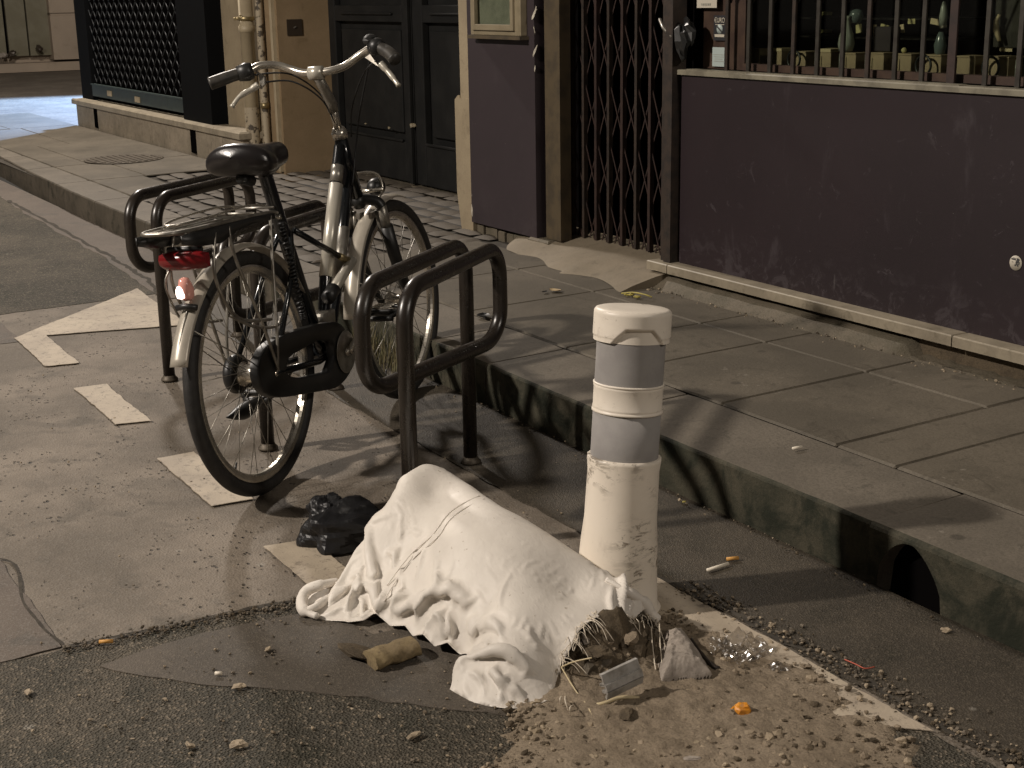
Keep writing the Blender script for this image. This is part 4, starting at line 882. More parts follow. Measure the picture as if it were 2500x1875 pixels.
MB().tube(curve_pts(gr, 5), [.0185]*8+[.0195]*8, 16).build('grip', 'grip', hbo)
MB().tube([B(.632, .192, 1.2), B(.622, .208, 1.2), B(.612, .225, 1.195)], [.025, .028, .022], 18).build('gear_shifter', 'bk_plastic', hbo)
m = MB(); m.rock(B(.63, .185, 1.222), .024, (1, 1, .75), seed=8, amp=.05, sub=1); m.build('bell', 'bk_plastic', hbo)
for s_, pts in ((-1, [B(.565, -.185, 1.15), B(.54, -.165, 1.120), B(.53, -.185, 1.108), B(.505, -.215, 1.09), B(.486, -.235, 1.062)]), (1, [B(.63, .19, 1.18), B(.618, .215, 1.15), B(.612, .235, 1.13), B(.60, .262, 1.10), B(.59, .278, 1.082)])):
    mm = MB(); mm.tube(curve_pts(pts[1:], 5), [.011]*5+[.009]*5+[.007]*5+[.009], 10); lv = mm.build('brake_lever', 'bk_silver', hbo)
    mm = MB(); mm.prism([pts[0]+bU*.012, pts[0]-bR*.012*s_, pts[1]-bU*.010-bR*s_*.006, pts[1]+bR*.022*s_*-1, pts[0]+bR*.03*-s_-bU*.008], bf*.012); mm.build('lever_bracket', 'bk_steel', lv)
for k_, pts in enumerate(([B(.55, -.155, 1.125), B(.60, -.08, 1.12), B(.66, -.02, 1.06), B(.70, 0, .98)], [B(.62, .20, 1.16), B(.69, .12, 1.12), B(.73, .05, 1.02), B(.745, .03, .93)], [B(.63, .185, 1.19), B(.72, .13, 1.15), B(.76, .06, 1.0), B(.76, .035, .90), B(.72, .025, .78)], [B(.56, -.19, 1.15), B(.64, -.10, 1.14), B(.71, -.03, 1.05), B(.735, -.02, .92), B(.69, -.02, .80)])):
    MB().tube(curve_pts(pts, 8), .0028, 6).build('cable', 'cable', bike)
# saddle
P = []
for i in range(33):
    t = i/32; s_ = .035+.275*t
    hw = .040+.066*(1-1/(1+math.exp(-(t-.46)*11))); 
    cap_ = math.sqrt(max(0., 1-((.16-t)/.16)**2)) if t < .16 else (math.sqrt(max(0., 1-((t-.93)/.07)**2)) if t > .93 else 1)
    hw *= max(.02, cap_); th = (.045 if t < .5 else .045-.012*(t-.5)*2)*max(.05, cap_)
    zc = .930+.014*(1-t)**2-.010*math.sin(t*math.pi); row = []
    for j in range(29):
        a = 2*math.pi*j/28; ca, sa = math.cos(a), math.sin(a); ex = .8
        w = hw*math.copysign(abs(ca)**ex, ca); z = zc+th*math.copysign(abs(sa)**.9, sa)-(.012*(abs(w)/.1)**2)
        row.append(B(s_, w, z))
    P.append(row)
m = MB(); m.grid(P, True)
sdl = m.build('saddle', 'saddle', bike)
m = MB(); 
for s_ in (-1, 1): m.tube(curve_pts([B(.09, .035*s_, .905), B(.15, .022*s_, .885), B(.24, .022*s_, .885), B(.31, .012*s_, .915)], 5), .0035, 8)
m.build('saddle_rails', 'bk_steel', sdl); m = MB(); m.box(B(.195, 0, .893), (.05, .05, .03), Matrix.Rotation(PHB, 3, 'Z')); m.tube([B(.075, .0, .885), B(.13, 0, .87)], .017, 10); m.build('saddle_clamp', 'bk_plastic', sdl)
# mudguards
def guard(cs, a0, a1, R_, wd, label, mat='guard', droop=0):
    c = B(cs, 0, HR); n = int((a1-a0)/3); P = []
    for i in range(n+1):
        a = math.radians(a0+(a1-a0)*i/n); rad = bf*math.cos(a)+bU*math.sin(a); RR = R_+droop*max(0, (i/n-.72)/.28)**1.5; row = []
        for j in range(9):
            v = -1+j/4; row.append(c+rad*(RR-.012*v*v)+bR*(wd*v))
        P.append(row)
    m = MB(); m.grid(P, True); o = m.build('mudguard', mat, bike); o['label'] = label
    sm = o.modifiers.new('thick', 'SOLIDIFY'); sm.thickness = .0015
    return o
rg = guard(0, 28, 163, .366, .026, 'silver grey rear mudguard', droop=.024)
m = MB(); c = B(0, 0, HR)
for i in range(8):
    pass
m.tube([c+(bf*math.cos(math.radians(a))+bU*math.sin(math.radians(a)))*(.373+.012*((a-139)/24)) for a in range(140, 160, 3)], .0035, 8); m.build('guard_rib', 'bk_steel', rg)
fg = guard(WB, 72, 178, .364, .027, 'silver white front mudguard', droop=.02)
for cs, aa, par in ((0, 148, rg), (WB, 160, fg)):
    c = B(cs, 0, HR)
    for s_ in (-1, 1):
        a = math.radians(aa); MB().tube([B(cs, .06*s_, HR), c+(bf*math.cos(a)+bU*math.sin(a))*.362+bR*.027*s_], .002, 6).build('guard_stay', 'bk_steel', par)
# carrier
car = MB(); 
car.tube(curve_pts([B(.17, -.045, .772), B(.10, -.058, .782), B(-.10, -.062, .792), B(-.28, -.062, .798), B(-.365, -.045, .800), B(-.378, 0, .800), B(-.365, .045, .800), B(-.28, .062, .798), B(-.10, .062, .792), B(.10, .058, .782), B(.17, .045, .772)], 6), .0055, 10)
for w in (-.03, 0, .03): car.tube([B(.15, w*.8, .774), B(-.10, w, .796), B(-.366, w, .802)], .0038, 8)
for s_ in (-.33, -.22, -.10, .02, .13): car.tube([B(s_, -.06, .793), B(s_, .06, .793)], .0035, 8)
co = car.build('carrier', 'bk_steel', bike)
m = MB(); m.tube(curve_pts([B(.12, -.04, .80), B(.0, -.045, .815), B(-.2, -.045, .815), B(-.30, -.02, .812), B(-.30, .02, .812), B(-.2, .045, .815), B(.0, .045, .815), B(.12, .04, .80)], 5), .0032, 8); m.build('spring_clamp', 'bk_alu', co)
for s_ in (-1, 1):
    P = [[B(x, .066*s_, z) for z in (zt, zb)] for x, zt, zb in ((-.36, .792, .770), (-.28, .792, .752), (-.18, .790, .744), (-.10, .788, .762), (0.0, .786, .768), (.12, .778, .762))]
    mm = MB(); mm.grid(P, True); o = mm.build('side_plate', 'bk_plastic', co); q = o.modifiers.new('t', 'SOLIDIFY'); q.thickness = .006
    for pts in ([B(.10, .062*s_, .775), B(.07, .068*s_, .66), B(.02, .080*s_, .46), B(0, .078*s_, .36)], [B(-.13, .062*s_, .78), B(-.125, .068*s_, .69), B(-.05, .078*s_, .50), B(0, .080*s_, .355)], [B(-.20, .062*s_, .775), B(-.235, .066*s_, .66), B(-.16, .07*s_, .54), B(.0, .078*s_, .50)]):
        MB().tube(curve_pts(pts, 5), .0048, 8).build('carrier_leg', 'bk_steel', co)
MB().tube(curve_pts([B(-.20, .07, .555), B(-.09, .074, .50), B(.02, .078, .475), B(.07, .07, .49)], 5), .0045, 8).build('carrier_brace', 'bk_steel', co)
m = MB(); m.tube([B(.13, -.06, .765), B(.13, .07, .765)], .004, 8); m.tube([B(.13, .07, .765), B(.13, .078, .765)], .0075, 8); m.build('carrier_bolt', 'bk_chrome', co)
P = []
for i in range(13):
    v = -1+i/6; row = []; hh = .72+.28*(1-abs(v)**6)
    for (a, z) in ((.004, .738), (-.020, .736), (-.028, .722), (-.026, .704), (-.010, .692), (.006, .690)): row.append(B(-.268+a*(1-.35*v*v)+.010*v*v, .070*v, .716+(z-.716)*hh))
    P.append(row)
m = MB(); m.grid(P, True); m.add(P[0], [tuple(range(6))]); m.add(P[-1], [tuple(range(6))]); rr = m.build('rear_reflector', 'red', bike)
MB().tube([B(-.255, -.05, .742), B(-.255, .05, .742)], .008, 8).build('reflector_bracket', 'bk_plastic', rr)
m = MB(); lc = B(-.276, 0, .640)
m.lathe([(.004, .034), (.013, .030), (.018, .016), (.0205, 0), (.0185, -.016), (.013, -.026), (.004, -.029)], lc, bU-bf*.15, 24); tl = m.build('rear_lamp', 'lens', bike)
m = MB(); m.lathe([(.0, .014), (.008, .012), (.0125, .004), (.0135, -.008), (.011, -.018), (.0, -.022)], lc-bf*.014-bR*.008, bU, 18); m.build('lit_lens', 'lamp_lens', tl)
MB().tube(curve_pts([B(-.255, -.045, .70), B(-.275, -.06, .66), B(-.26, -.058, .60), B(-.24, -.05, .55)], 5), .0032, 8).build('lamp_wire_guard', 'bk_steel', tl)
MB().tube([B(-.285, -.03, .595), B(-.29, .0, .60), B(-.285, .03, .595)], .008, 10).build('lamp_bracket', 'bk_plastic', tl)
# fork
m = MB(); m.tube([B(.795, 0, .735), B(.812, 0, .70)], .02, 16); m.tube(curve_pts([B(.835, -.066, .69), B(.83, -.05, .712), B(.815, 0, .722), B(.83, .05, .712), B(.835, .066, .69)], 5), [.018]*21, 14); fk = m.build('fork', 'bk_plastic', bike)
for s_ in (-1, 1):
    MB().tube([B(.835, .064*s_, .70), B(.862, .064*s_, .61)], .0165, 16).build('fork_stanchion', 'bk_steel', fk)
    MB().tube([B(.858, .064*s_, .625), B(.90, .064*s_, .52), B(.95, .064*s_, .42), B(1.012, .062*s_, .352), B(1.02, .06*s_, .335)], [.022, .0205, .018, .013, .011], 16).build('fork_leg', 'bk_plastic', fk)
    m = MB(); m.tube([B(.845, .040*s_, .68), B(.852, .046*s_, .61), B(.868, .050*s_, .585)], [.008, .008, .006], 8); m.box(B(.85, .022*s_, .665), (.035, .012, .02), Matrix.Rotation(PHB, 3, 'Z')); m.build('brake_arm', 'bk_steel', fk)
m = MB(); m.tube(curve_pts([B(.83, -.03, .735), B(.855, -.035, .79), B(.90, -.01, .80), B(.935, .02, .785), B(.935, .03, .74), B(.90, .03, .715)], 6), .005, 8); hl = m.build('headlamp_bracket', 'bk_alu', bike)
MB().lathe([(.006, -.03), (.022, -.022), (.03, 0), (.03, .018), (.0, .02)], B(.945, 0, .745), bf, 22).build('headlamp', 'bk_plastic', hl)
m = MB(); m.tube([B(.90, -.06, .735), B(.90, .05, .742)], .006, 8); m.build('brake_wire_tube', 'bk_alu', hl)
# drivetrain
outer = [(.073, .439), (.269, .425), (.414, .404), (.455, .375), (.503, .300), (.475, .228), (.36, .205), (.082, .257), (-.044, .283), (-.104, .325), (-.10, .40), (-.05, .436)]
inner = [(.094, .367), (.255, .372), (.343, .353), (.345, .308), (.303, .276), (.15, .300), (.075, .325)]
def resamp(poly, c, n):
    P = [Vector((*p, 0)) for p in poly]; out = []
    for k in range(n):
        a = 2*math.pi*k/n; dr_ = Vector((math.cos(a), math.sin(a), 0)); best = 0
        for i in range(len(P)):
            p, q = P[i]-c, P[(i+1) % len(P)]-c; e = q-p; den = dr_.x*e.y-dr_.y*e.x
            if abs(den) < 1e-9: continue
            t = (p.x*e.y-p.y*e.x)/den; s_ = (p.x*dr_.y-p.y*dr_.x)/den
            if t > 0 and -1e-6 <= s_ <= 1+1e-6: best = max(best, t)
        out.append(c+dr_*best)
    return out
cc = Vector((.215, .335, 0)); O1 = resamp(outer, cc, 72); I1 = resamp(inner, cc, 72)
def sm(L, k=3):
    for _ in range(k): L = [(L[i-1]+L[i]*2+L[(i+1) % len(L)])/4 for i in range(len(L))]
    return L
O1 = sm(O1, 2); I1 = [cc+(p-cc)*1.14 for p in sm(I1, 1)]
lay = [(I1, 0, .046), (I1, 0, .0705), (I1, .10, .0725), (O1, -.07, .0725), (O1, -.015, .0715), (O1, 0, .067), (O1, 0, .046)]
P = []
for L, k, w in lay:
    P.append([B((p+(cc-p)*(-k)).x if L is I1 else (p+(cc-p)*(-k)*0-(p-cc)*(-k)*.5).x, w, (p+(cc-p)*(-k)).y if L is I1 else (p-(p-cc)*(-k)*.5).y) for p in L+[L[0]]])
m = MB(); m.grid(P, True); ccase = m.build('chain_case', 'bk_plastic', bike)
MB().lathe([(.0, .004), (.034, .004), (.062, .002), (.066, 0)], B(.433, .077, .302), bR, 36).build('chainring_cover', 'bk_steel', ccase)
m = MB(); m.tube([B(.433, .045, .302), B(.433, .09, .302)], .012, 12); m.tube([B(.433, .088, .302), B(.50, .092, .34), B(.586, .095, .389)], [.013, .010, .011], 10); ck = m.build('crank', 'bk_alu', bike)
m = MB(); m.tube([B(.433, -.045, .302), B(.433, -.085, .302)], .012, 12); m.tube([B(.433, -.085, .302), B(.28, -.09, .215)], [.013, .010], 10); ck2 = m.build('crank', 'bk_alu', bike)
for (s_, w0, t_, par) in ((.59, .10, .39, ck), (.28, -.19, .213, ck2)):
    m = MB()
    for q in (-.034, .034): m.tube(curve_pts([B(s_+q, w0, t_-.012), B(s_+q*1.15, w0+.045, t_-.012), B(s_+q, w0+.09, t_-.012)], 3), .009, 8); m.tube(curve_pts([B(s_+q, w0, t_+.012), B(s_+q*1.15, w0+.045, t_+.012), B(s_+q, w0+.09, t_+.012)], 3), .006, 8)
    m.tube([B(s_-.034, w0+.09, t_), B(s_+.034, w0+.09, t_)], .011, 8); m.tube([B(s_-.034, w0, t_), B(s_+.034, w0, t_)], .011, 8); m.tube([B(s_, w0-.01, t_), B(s_, w0+.09, t_)], .010, 8)
    pd = m.build('pedal', 'bk_plastic', par)
    m = MB(); [m.tube([B(s_+q, w0+.012, t_+.021), B(s_+q, w0+.078, t_+.021)], .003, 6) for q in (-.03, -.01, .012, .032)]; m.build('pedal_plate', 'bk_alu', pd)
KSP = ((.165, -.085, .226), (.115, -.085, .220), (.06, -.085, .218), (.01, -.085, .221), (-.036, -.085, .227))
# kickstand, folded back
KS = [B(*q) for q in KSP]
m = MB(); m.tube([B(.04, -.075, .31), B(.24, -.075, .24), KS[0]], [.012, .010, .009], 10); m.tube(curve_pts([*KS], 4), [.009, .012, .014, .017, .019, .021, .023, .024, .024, .023, .021, .018, .015, .011, .007, .004, .002], 10)
m.build('kickstand', 'bk_plastic', bike)
# frame mounted pump and brace
pm = MB().tube([B(.615, .045, .555), B(.435, .05, .487)], .0165, 18).build('pump', 'bk_silver', bike)
MB().tube([B(.455, .05, .495), B(.405, .05, .475)], .0215, 16).build('pump_foot', 'bk_plastic', pm)
MB().tube([B(.307, .02, .701), B(.555, .035, .577)], .0095, 12).build('frame_brace', 'bk_black', bike)
MB().tube([B(.545, .035, .582), B(.598, .04, .556)], [.0105, .0125], 12).build('brace_end', 'brass', bike)
m = MB(); m.box(B(.455, .0, .395), (.09, .05, .07), Matrix.Rotation(PHB, 3, 'Z')); m.build('bracket_shroud', 'bk_steel', bike, bevel=.012)
# coiled cable lock round the seat tube
cp = curve_pts([B(.19, .045, .74), B(.185, .05, .70), B(.20, .055, .62), B(.20, .058, .56), B(.215, .06, .48), B(.22, .06, .455)], 40); H = []
for i, p in enumerate(cp[:-1]):
    t = (cp[i+1]-p).normalized(); a = i*.85; u_ = t.orthogonal().normalized(); H.append(p+(u_*math.cos(a)+t.cross(u_)*math.sin(a))*.0085)
tag(MB().tube(H, .0042, 7).build('cable_lock', 'cable', origin=B(.2, .05, .45)), 'dark coiled cable lock hanging down the seat tube of the bicycle', 'lock')
#@@REST
# ================================================================ SACK
def rbf(pts, sm=1e-4):
    P = np.array(pts); X = P[:, :2]; n = len(P)
    d = np.linalg.norm(X[:, None]-X[None], axis=2); K = d**2*np.log(d+1e-9)+np.eye(n)*sm
    A = np.block([[K, np.c_[np.ones(n), X]], [np.c_[np.ones(n), X].T, np.zeros((3, 3))]])
    c = np.linalg.solve(A, np.r_[P[:, 2], 0, 0, 0])
    def f(x):
        x = np.atleast_2d(x); r = np.linalg.norm(x[:, None]-X[None], axis=2); return (r**2*np.log(r+1e-9)) @ c[:n]+c[n]+x @ c[n+1:]
    return f
sil = [((1609, 1498), .05), ((1568, 1457), .10), ((1536, 1425), .13), ((1423, 1353), .17), ((1369, 1317), .18), ((1288, 1267), .20), ((1197, 1213), .22), ((1152, 1181), .232), ((1084, 1147), .24), ((1025, 1159), .225), ((989, 1190), .19), ((958, 1240), .16), ((921, 1281), .14), ((881, 1317), .12), ((849, 1371), .09), ((822, 1421), .055), ((768, 1430), .035), ((741, 1457), .02)]
frt = [(732, 1493), (781, 1516), (840, 1527), (881, 1532), (917, 1520), (989, 1552), (1034, 1584), (1093, 1611), (1143, 1627), (1112, 1655), (1098, 1688), (1152, 1719), (1242, 1742), (1333, 1728), (1369, 1706)]
mouth = [((1369, 1660), .02), ((1369, 1620), .045), ((1396, 1575), .08), ((1423, 1529), .105), ((1468, 1502), .112), ((1550, 1507), .085), ((1609, 1498), .05)]
C = []; silw = []
for (p, z) in sil: q = G(*p, z); C.append((q.x, q.y, z-.004)); silw.append(q)
for q in silw[2:14]: o = Vector((-.035, .05, 0)); C.append((q.x+o.x*1.6, q.y+o.y*1.6, max(0, q.z-.11)))
fw2 = [G(*p) for p in frt]
for i_, q in enumerate(fw2):
    C.append((q.x, q.y, .010))
    if i_ >= 4: C.append((q.x+(-2.55-q.x)*.12, q.y+(1.47-q.y)*.12, .040+.014*(q.x < -2.3)))
for (p, z) in mouth: q = G(*p, z); C.append((q.x, q.y, z))
for (p, z) in (((1060, 1200), .225), ((1050, 1450), .105), ((1200, 1500), .115), ((1250, 1640), .055), ((930, 1470), .045), ((1400, 1450), .125), ((1100, 1300), .205), ((960, 1380), .10), ((1300, 1560), .095), ((1230, 1700), .045), ((1110, 1690), .02), ((1050, 1540), .05)): q = G(*p, z); C.append((q.x, q.y, z))
HF = rbf(C)
def onsack(px, py):
    z = .1
    for _ in range(25): q = G(px, py, z); z = .5*z+.5*float(HF([[q.x, q.y]])[0])
    return G(px, py, z)
c3 = lambda L: [onsack(x/2.212+700, y/2.212+1100) for x, y in L]
folds = [(c3([(800, 150), (640, 330), (500, 560), (400, 720), (330, 880)]), .009, .012), (c3([(740, 310), (620, 500), (520, 640), (400, 760), (250, 870), (180, 900)]), .011, .011), (c3([(600, 340), (430, 560), (385, 700), (300, 800), (230, 850)]), -.012, .010),
 (c3([(1080, 250), (900, 340), (820, 450), (700, 560), (560, 740), (490, 890)]), .006, .0055), (c3([(1050, 250), (870, 345), (790, 450), (670, 560), (530, 740)]), -.004, .005), (c3([(500, 900), (700, 885), (900, 900), (1080, 935)]), -.016, .011), (c3([(520, 960), (760, 960), (1000, 940), (1120, 960)]), .012, .013),
 (c3([(760, 1075), (900, 1060), (1080, 1050), (1230, 1100), (1300, 1180)]), .011, .012), (c3([(800, 1012), (1000, 995), (1120, 1000)]), -.012, .008), (c3([(1000, 1150), (1120, 1148), (1240, 1160)]), -.020, .009), (c3([(1240, 1150), (1215, 1220), (1190, 1290)]), -.010, .007),
 (c3([(1000, 1190), (1060, 1290), (1180, 1370)]), .007, .007), (c3([(1060, 1190), (1130, 1280), (1260, 1350)]), -.007, .006), (c3([(1110, 1190), (1180, 1270), (1330, 1330)]), .006, .007), (c3([(950, 1230), (1010, 1320), (1120, 1390)]), -.005, .006),
 (c3([(1480, 480), (1700, 650), (1900, 820)]), .010, .008), (c3([(1590, 620), (1760, 740), (1880, 850)]), -.010, .008), (c3([(1740, 660), (1800, 740), (1850, 820)]), .010, .006), (c3([(1130, 570), (1170, 640), (1250, 560)]), -.005, .009),
 (c3([(880, 480), (760, 560), (640, 760), (560, 880)]), .010, .020), (c3([(1300, 380), (1500, 560), (1650, 760)]), .006, .022), (c3([(980, 560), (1000, 760), (1100, 900)]), -.006, .025), (c3([(1300, 560), (1200, 760), (1180, 920)]), .006, .022), (c3([(1500, 700), (1400, 850), (1400, 1000), (1470, 1100)]), -.006, .022), (c3([(1250, 930), (1350, 1020), (1460, 1130)]), .006, .014), (c3([(650, 380), (740, 330), (800, 330)]), -.005, .008), (c3([(620, 400), (700, 420), (760, 400)]), .005, .008),
 (c3([(860, 300), (700, 420), (560, 600), (430, 830)]), -.006, .010), (c3([(330, 640), (270, 760), (230, 840)]), .007, .008)]
foot = [Vector((q.x, q.y)) for q in fw2]+[Vector((G(*p, z).x, G(*p, z).y)) for p, z in mouth]
back = []
for q in silw[1:]: back.append(Vector((q.x-.035, q.y+.055))) if 1 <= silw.index(q) <= 12 else back.append(Vector((q.x-.006, q.y+.008)))
foot += back
poly = np.array([[p.x, p.y] for p in foot])
def inside(x, y, poly):
    n = len(poly); r = np.zeros(x.shape, bool); j = n-1
    for i in range(n):
        xi, yi = poly[i]; xj, yj = poly[j]; cnd = ((yi > y) != (yj > y)) & (x < (xj-xi)*(y-yi)/(yj-yi+1e-12)+xi); r ^= cnd; j = i
    return r
def segd(x, y, a, b):
    vx, vy = b[0]-a[0], b[1]-a[1]; L = vx*vx+vy*vy+1e-12; t = np.clip(((x-a[0])*vx+(y-a[1])*vy)/L, 0, 1); return np.hypot(x-a[0]-t*vx, y-a[1]-t*vy)
gs = .0045; x0, y0 = poly.min(0)-.02; x1, y1 = poly.max(0)+.02
gx_, gy_ = np.meshgrid(np.arange(x0, x1, gs), np.arange(y0, y1, gs), indexing='ij')
ins = inside(gx_, gy_, poly); nf = len(fw2); nm = len(mouth)
de = np.full(gx_.shape, 9.)
for i in range(len(poly)):
    if nf <= i < nf+nm-1: continue
    de = np.minimum(de, segd(gx_, gy_, poly[i], poly[(i+1) % len(poly)]))
Z = HF(np.c_[gx_.ravel(), gy_.ravel()]).reshape(gx_.shape)
Z0 = Z.copy()
for fi_, (pts, amp, w) in enumerate(folds):
    if fi_ < 3: amp, w = amp*1.15, w*1.1
    if fi_ in (5, 6, 7, 19): amp *= 1.3
    P = curve_pts([Vector((p.x, p.y, 0)) for p in pts], 6); d = np.full(gx_.shape, 9.); tt = np.zeros(gx_.shape)
    for i in range(len(P)-1):
        e = segd(gx_, gy_, P[i], P[i+1]); msk = e < d; d[msk] = e[msk]; tt[msk] = i/(len(P)-1)
    env = np.sin(np.pi*np.clip(tt*.86+.07, 0, 1))**.6
    k = (np.clip(1-d/(1.9*w), 0, 1)**1.25 if w < .0135 else np.exp(-(d/w)**2))-.25*np.exp(-((d-w*2.1)/(w))**2)
    Z += amp*1.1*env*k
def fbm(x, y, s, o=4, seed=0):
    out = np.zeros(x.shape)
    for i in range(x.shape[0]):
        for j in range(x.shape[1]):
            if ins[i, j]: out[i, j] = mnoise.fractal(Vector((x[i, j]*s, y[i, j]*s, seed)), .6, 2.1, o)
    return out
rot = lambda a: (gx_*math.cos(a)+gy_*math.sin(a), -gx_*math.sin(a)+gy_*math.cos(a))
u1, v1 = rot(.5)
nz1 = fbm(u1*2.2, v1*.8, 8, 3, 3); nz2 = fbm(gx_, gy_, 20, 3, 7)
top = .25+.75*np.clip((.20-Z0)/.06, 0, 1)
D = (Z-Z0)*top*1.0+.0018*nz1-.0022*np.exp(-np.abs(fbm(u1*1.5, v1*.5, 8, 2, 13))/.06)
edge = np.clip(de/.022, 0, 1); prof = np.sqrt(1-(1-edge)**2)
Zb = np.maximum(Z0, .012)*prof+.001
gxn, gyn = np.gradient(np.maximum(Z0, .012), gs); nl = np.sqrt(gxn**2+gyn**2+1); nx_, ny_, nz_ = -gxn/nl, -gyn/nl, 1/nl
taper = np.clip(de/.014, 0, 1); D = D*taper
XX = gx_+D*nx_; YY = gy_+D*ny_; ZZ = np.maximum(Zb+D*nz_, .001)
m = MB(); idx = -np.ones(gx_.shape, int); vs = []
cell = ins[:-1, :-1].astype(int)+ins[1:, :-1]+ins[1:, 1:]+ins[:-1, 1:]
need = ins.copy()
for (di, dj) in ((0, 0), (1, 0), (1, 1), (0, 1)): need[di:need.shape[0]-1+di, dj:need.shape[1]-1+dj] |= (cell >= 1)
lifts = [(fw2[4], .024), (fw2[5], .024), (fw2[6], .034), (fw2[7], .040), (fw2[8], .030), (fw2[2], .010), (fw2[3], .016), (fw2[10], .004), (fw2[12], .010), (fw2[13], .014)]
def lift(x, y): return .001+max(0, max(h_*(1-math.hypot(x-q.x, y-q.y)/.07) for q, h_ in lifts))
def snap(x, y):
    best = (9, x, y)
    for i in range(len(poly)):
        a_, b_ = poly[i], poly[(i+1) % len(poly)]; v = b_-a_; t = min(1, max(0, ((x-a_[0])*v[0]+(y-a_[1])*v[1])/(v@v+1e-12))); q = a_+v*t; d_ = math.hypot(x-q[0], y-q[1])
        if d_ < best[0]: best = (d_, q[0], q[1])
    return best[1], best[2]
PO = np.stack([XX, YY, ZZ], -1)
for i in range(gx_.shape[0]):
    for j in range(gx_.shape[1]):
        if need[i, j] and not ins[i, j]:
            sx_, sy_ = snap(gx_[i, j], gy_[i, j]); onm = gx_[i, j] > -2.32 and 1.38 < gy_[i, j] < 1.76
            PO[i, j] = (sx_, sy_, max(.001, Zb[i, j]) if onm else lift(sx_, sy_))
for i in range(gx_.shape[0]):
    for j in range(gx_.shape[1]):
        if ins[i, j] and de[i, j] < .016: PO[i, j, 2] = max(PO[i, j, 2], lift(gx_[i, j], gy_[i, j])+.35*de[i, j])
# drape: the cloth is cut larger than the load it covers, so it buckles into creases
inv = np.where(ins & (de > .0035), 1., 0.)*need
body = np.maximum(Zb-.003, .001)
FX0, FY0 = gx_[0, 0], gy_[0, 0]
slack = 1.0+.010+.020*np.clip(fbm(gx_, gy_, 5, 2, 77)+.25, 0, 1)+.0*Z0
slack = 1+(slack-1)*(.55+.45*np.clip((.225-Z0)/.05, 0, 1))
cons = []
def mkcon(di, dj, k, anis=1.):
    a0, a1 = (slice(0, PO.shape[0]-di), slice(0, PO.shape[1]-dj)) if dj >= 0 else (slice(0, PO.shape[0]-di), slice(-dj, PO.shape[1]))
    b0, b1_ = (slice(di, PO.shape[0]), slice(dj, PO.shape[1])) if dj >= 0 else (slice(di, PO.shape[0]), slice(0, PO.shape[1]+dj))
    rest = np.linalg.norm(PO[a0, a1]-PO[b0, b1_], axis=-1); sl_ = (slack[a0, a1]+slack[b0, b1_])/2
    ok = (need[a0, a1] & need[b0, b1_]).astype(float); wa, wb_ = inv[a0, a1]*ok, inv[b0, b1_]*ok; ws = wa+wb_; ws[ws == 0] = 1
    cons.append(((a0, a1), (b0, b1_), rest*(1+(sl_-1)*anis), wa/ws, wb_/ws, k, ok, di, dj))
mkcon(1, 0, .9); mkcon(0, 1, .9); mkcon(1, 1, .6); mkcon(1, -1, .6); mkcon(2, 0, .10, 1.); mkcon(0, 2, .10, 1.); mkcon(4, 0, .04, .85); mkcon(0, 4, .04, .85)
rr_ = np.random.default_rng(3); PO = PO+(rr_.normal(size=PO.shape)*.0004)*inv[..., None]
def project(c):
    A_, B_, rest, wa, wb_, k, ok, di, dj = c
    pa, pb = PO[A_], PO[B_]; d = pb-pa; L = np.linalg.norm(d, axis=-1)+1e-9; cr = (k*.5*(L-rest)/L*ok)[..., None]*d
    PO[A_] += cr*wa[..., None]*1.0; PO[B_] -= cr*wb_[..., None]*1.0
hi_, wj_ = PO.shape[0], PO.shape[1]
vel = np.zeros_like(PO)
for it in range(260):
    prev = PO.copy(); PO = PO+vel*.90*inv[..., None]; PO[..., 2] -= .00007*inv
    for _ in range(3):
        for c in cons: project(c)
    fi = np.clip((PO[..., 0]-FX0)/gs, 0, hi_-1.01); fj = np.clip((PO[..., 1]-FY0)/gs, 0, wj_-1.01); i0 = fi.astype(int); j0 = fj.astype(int); tx_, ty_ = fi-i0, fj-j0
    bz = body[i0, j0]*(1-tx_)*(1-ty_)+body[i0+1, j0]*tx_*(1-ty_)+body[i0, j0+1]*(1-tx_)*ty_+body[i0+1, j0+1]*tx_*ty_
    low = (PO[..., 2] < bz) & (inv > 0); PO[..., 2] = np.where(low, PO[..., 2]+(bz-PO[..., 2])*.6, PO[..., 2]); fr2 = np.where(low, .30, 1.)[..., None]; PO[..., :2] = prev[..., :2]+(PO[..., :2]-prev[..., :2])*fr2; PO[..., 2] = np.maximum(PO[..., 2], .001)
    vel = np.clip(PO-prev, -.0012, .0012)
for i in range(gx_.shape[0]):
    for j in range(gx_.shape[1]):
        if need[i, j]: idx[i, j] = len(vs); vs.append(tuple(PO[i, j]))
fs = [(idx[i, j], idx[i+1, j], idx[i+1, j+1], idx[i, j+1]) for i in range(gx_.shape[0]-1) for j in range(gx_.shape[1]-1) if cell[i, j] >= 1]
m.add(vs, fs, True); so = (-2.5, 1.4, 0)
sack = m.build('sack', 'sack', origin=so); tag(sack, 'large crumpled white woven sack spilling rubble beside the foot of the white bollard', 'sack')
sd_ = sack.modifiers.new('thick', 'SOLIDIFY'); sd_.thickness = .0012; sd_.offset = -1
sv = np.array(vs); sq = (sv-CO) @ CM.T; spx = np.stack([1250+FPX*sq[:, 0]/sq[:, 2], 937.5+FPX*sq[:, 1]/sq[:, 2]], 1)
def on_cloth(px, py):
    d_ = np.hypot(spx[:, 0]-px, spx[:, 1]-py); c_ = np.where(d_ < max(6, d_.min()+.1))[0]; k_ = c_[sq[c_, 2].argmin()]; return Vector(sv[k_])
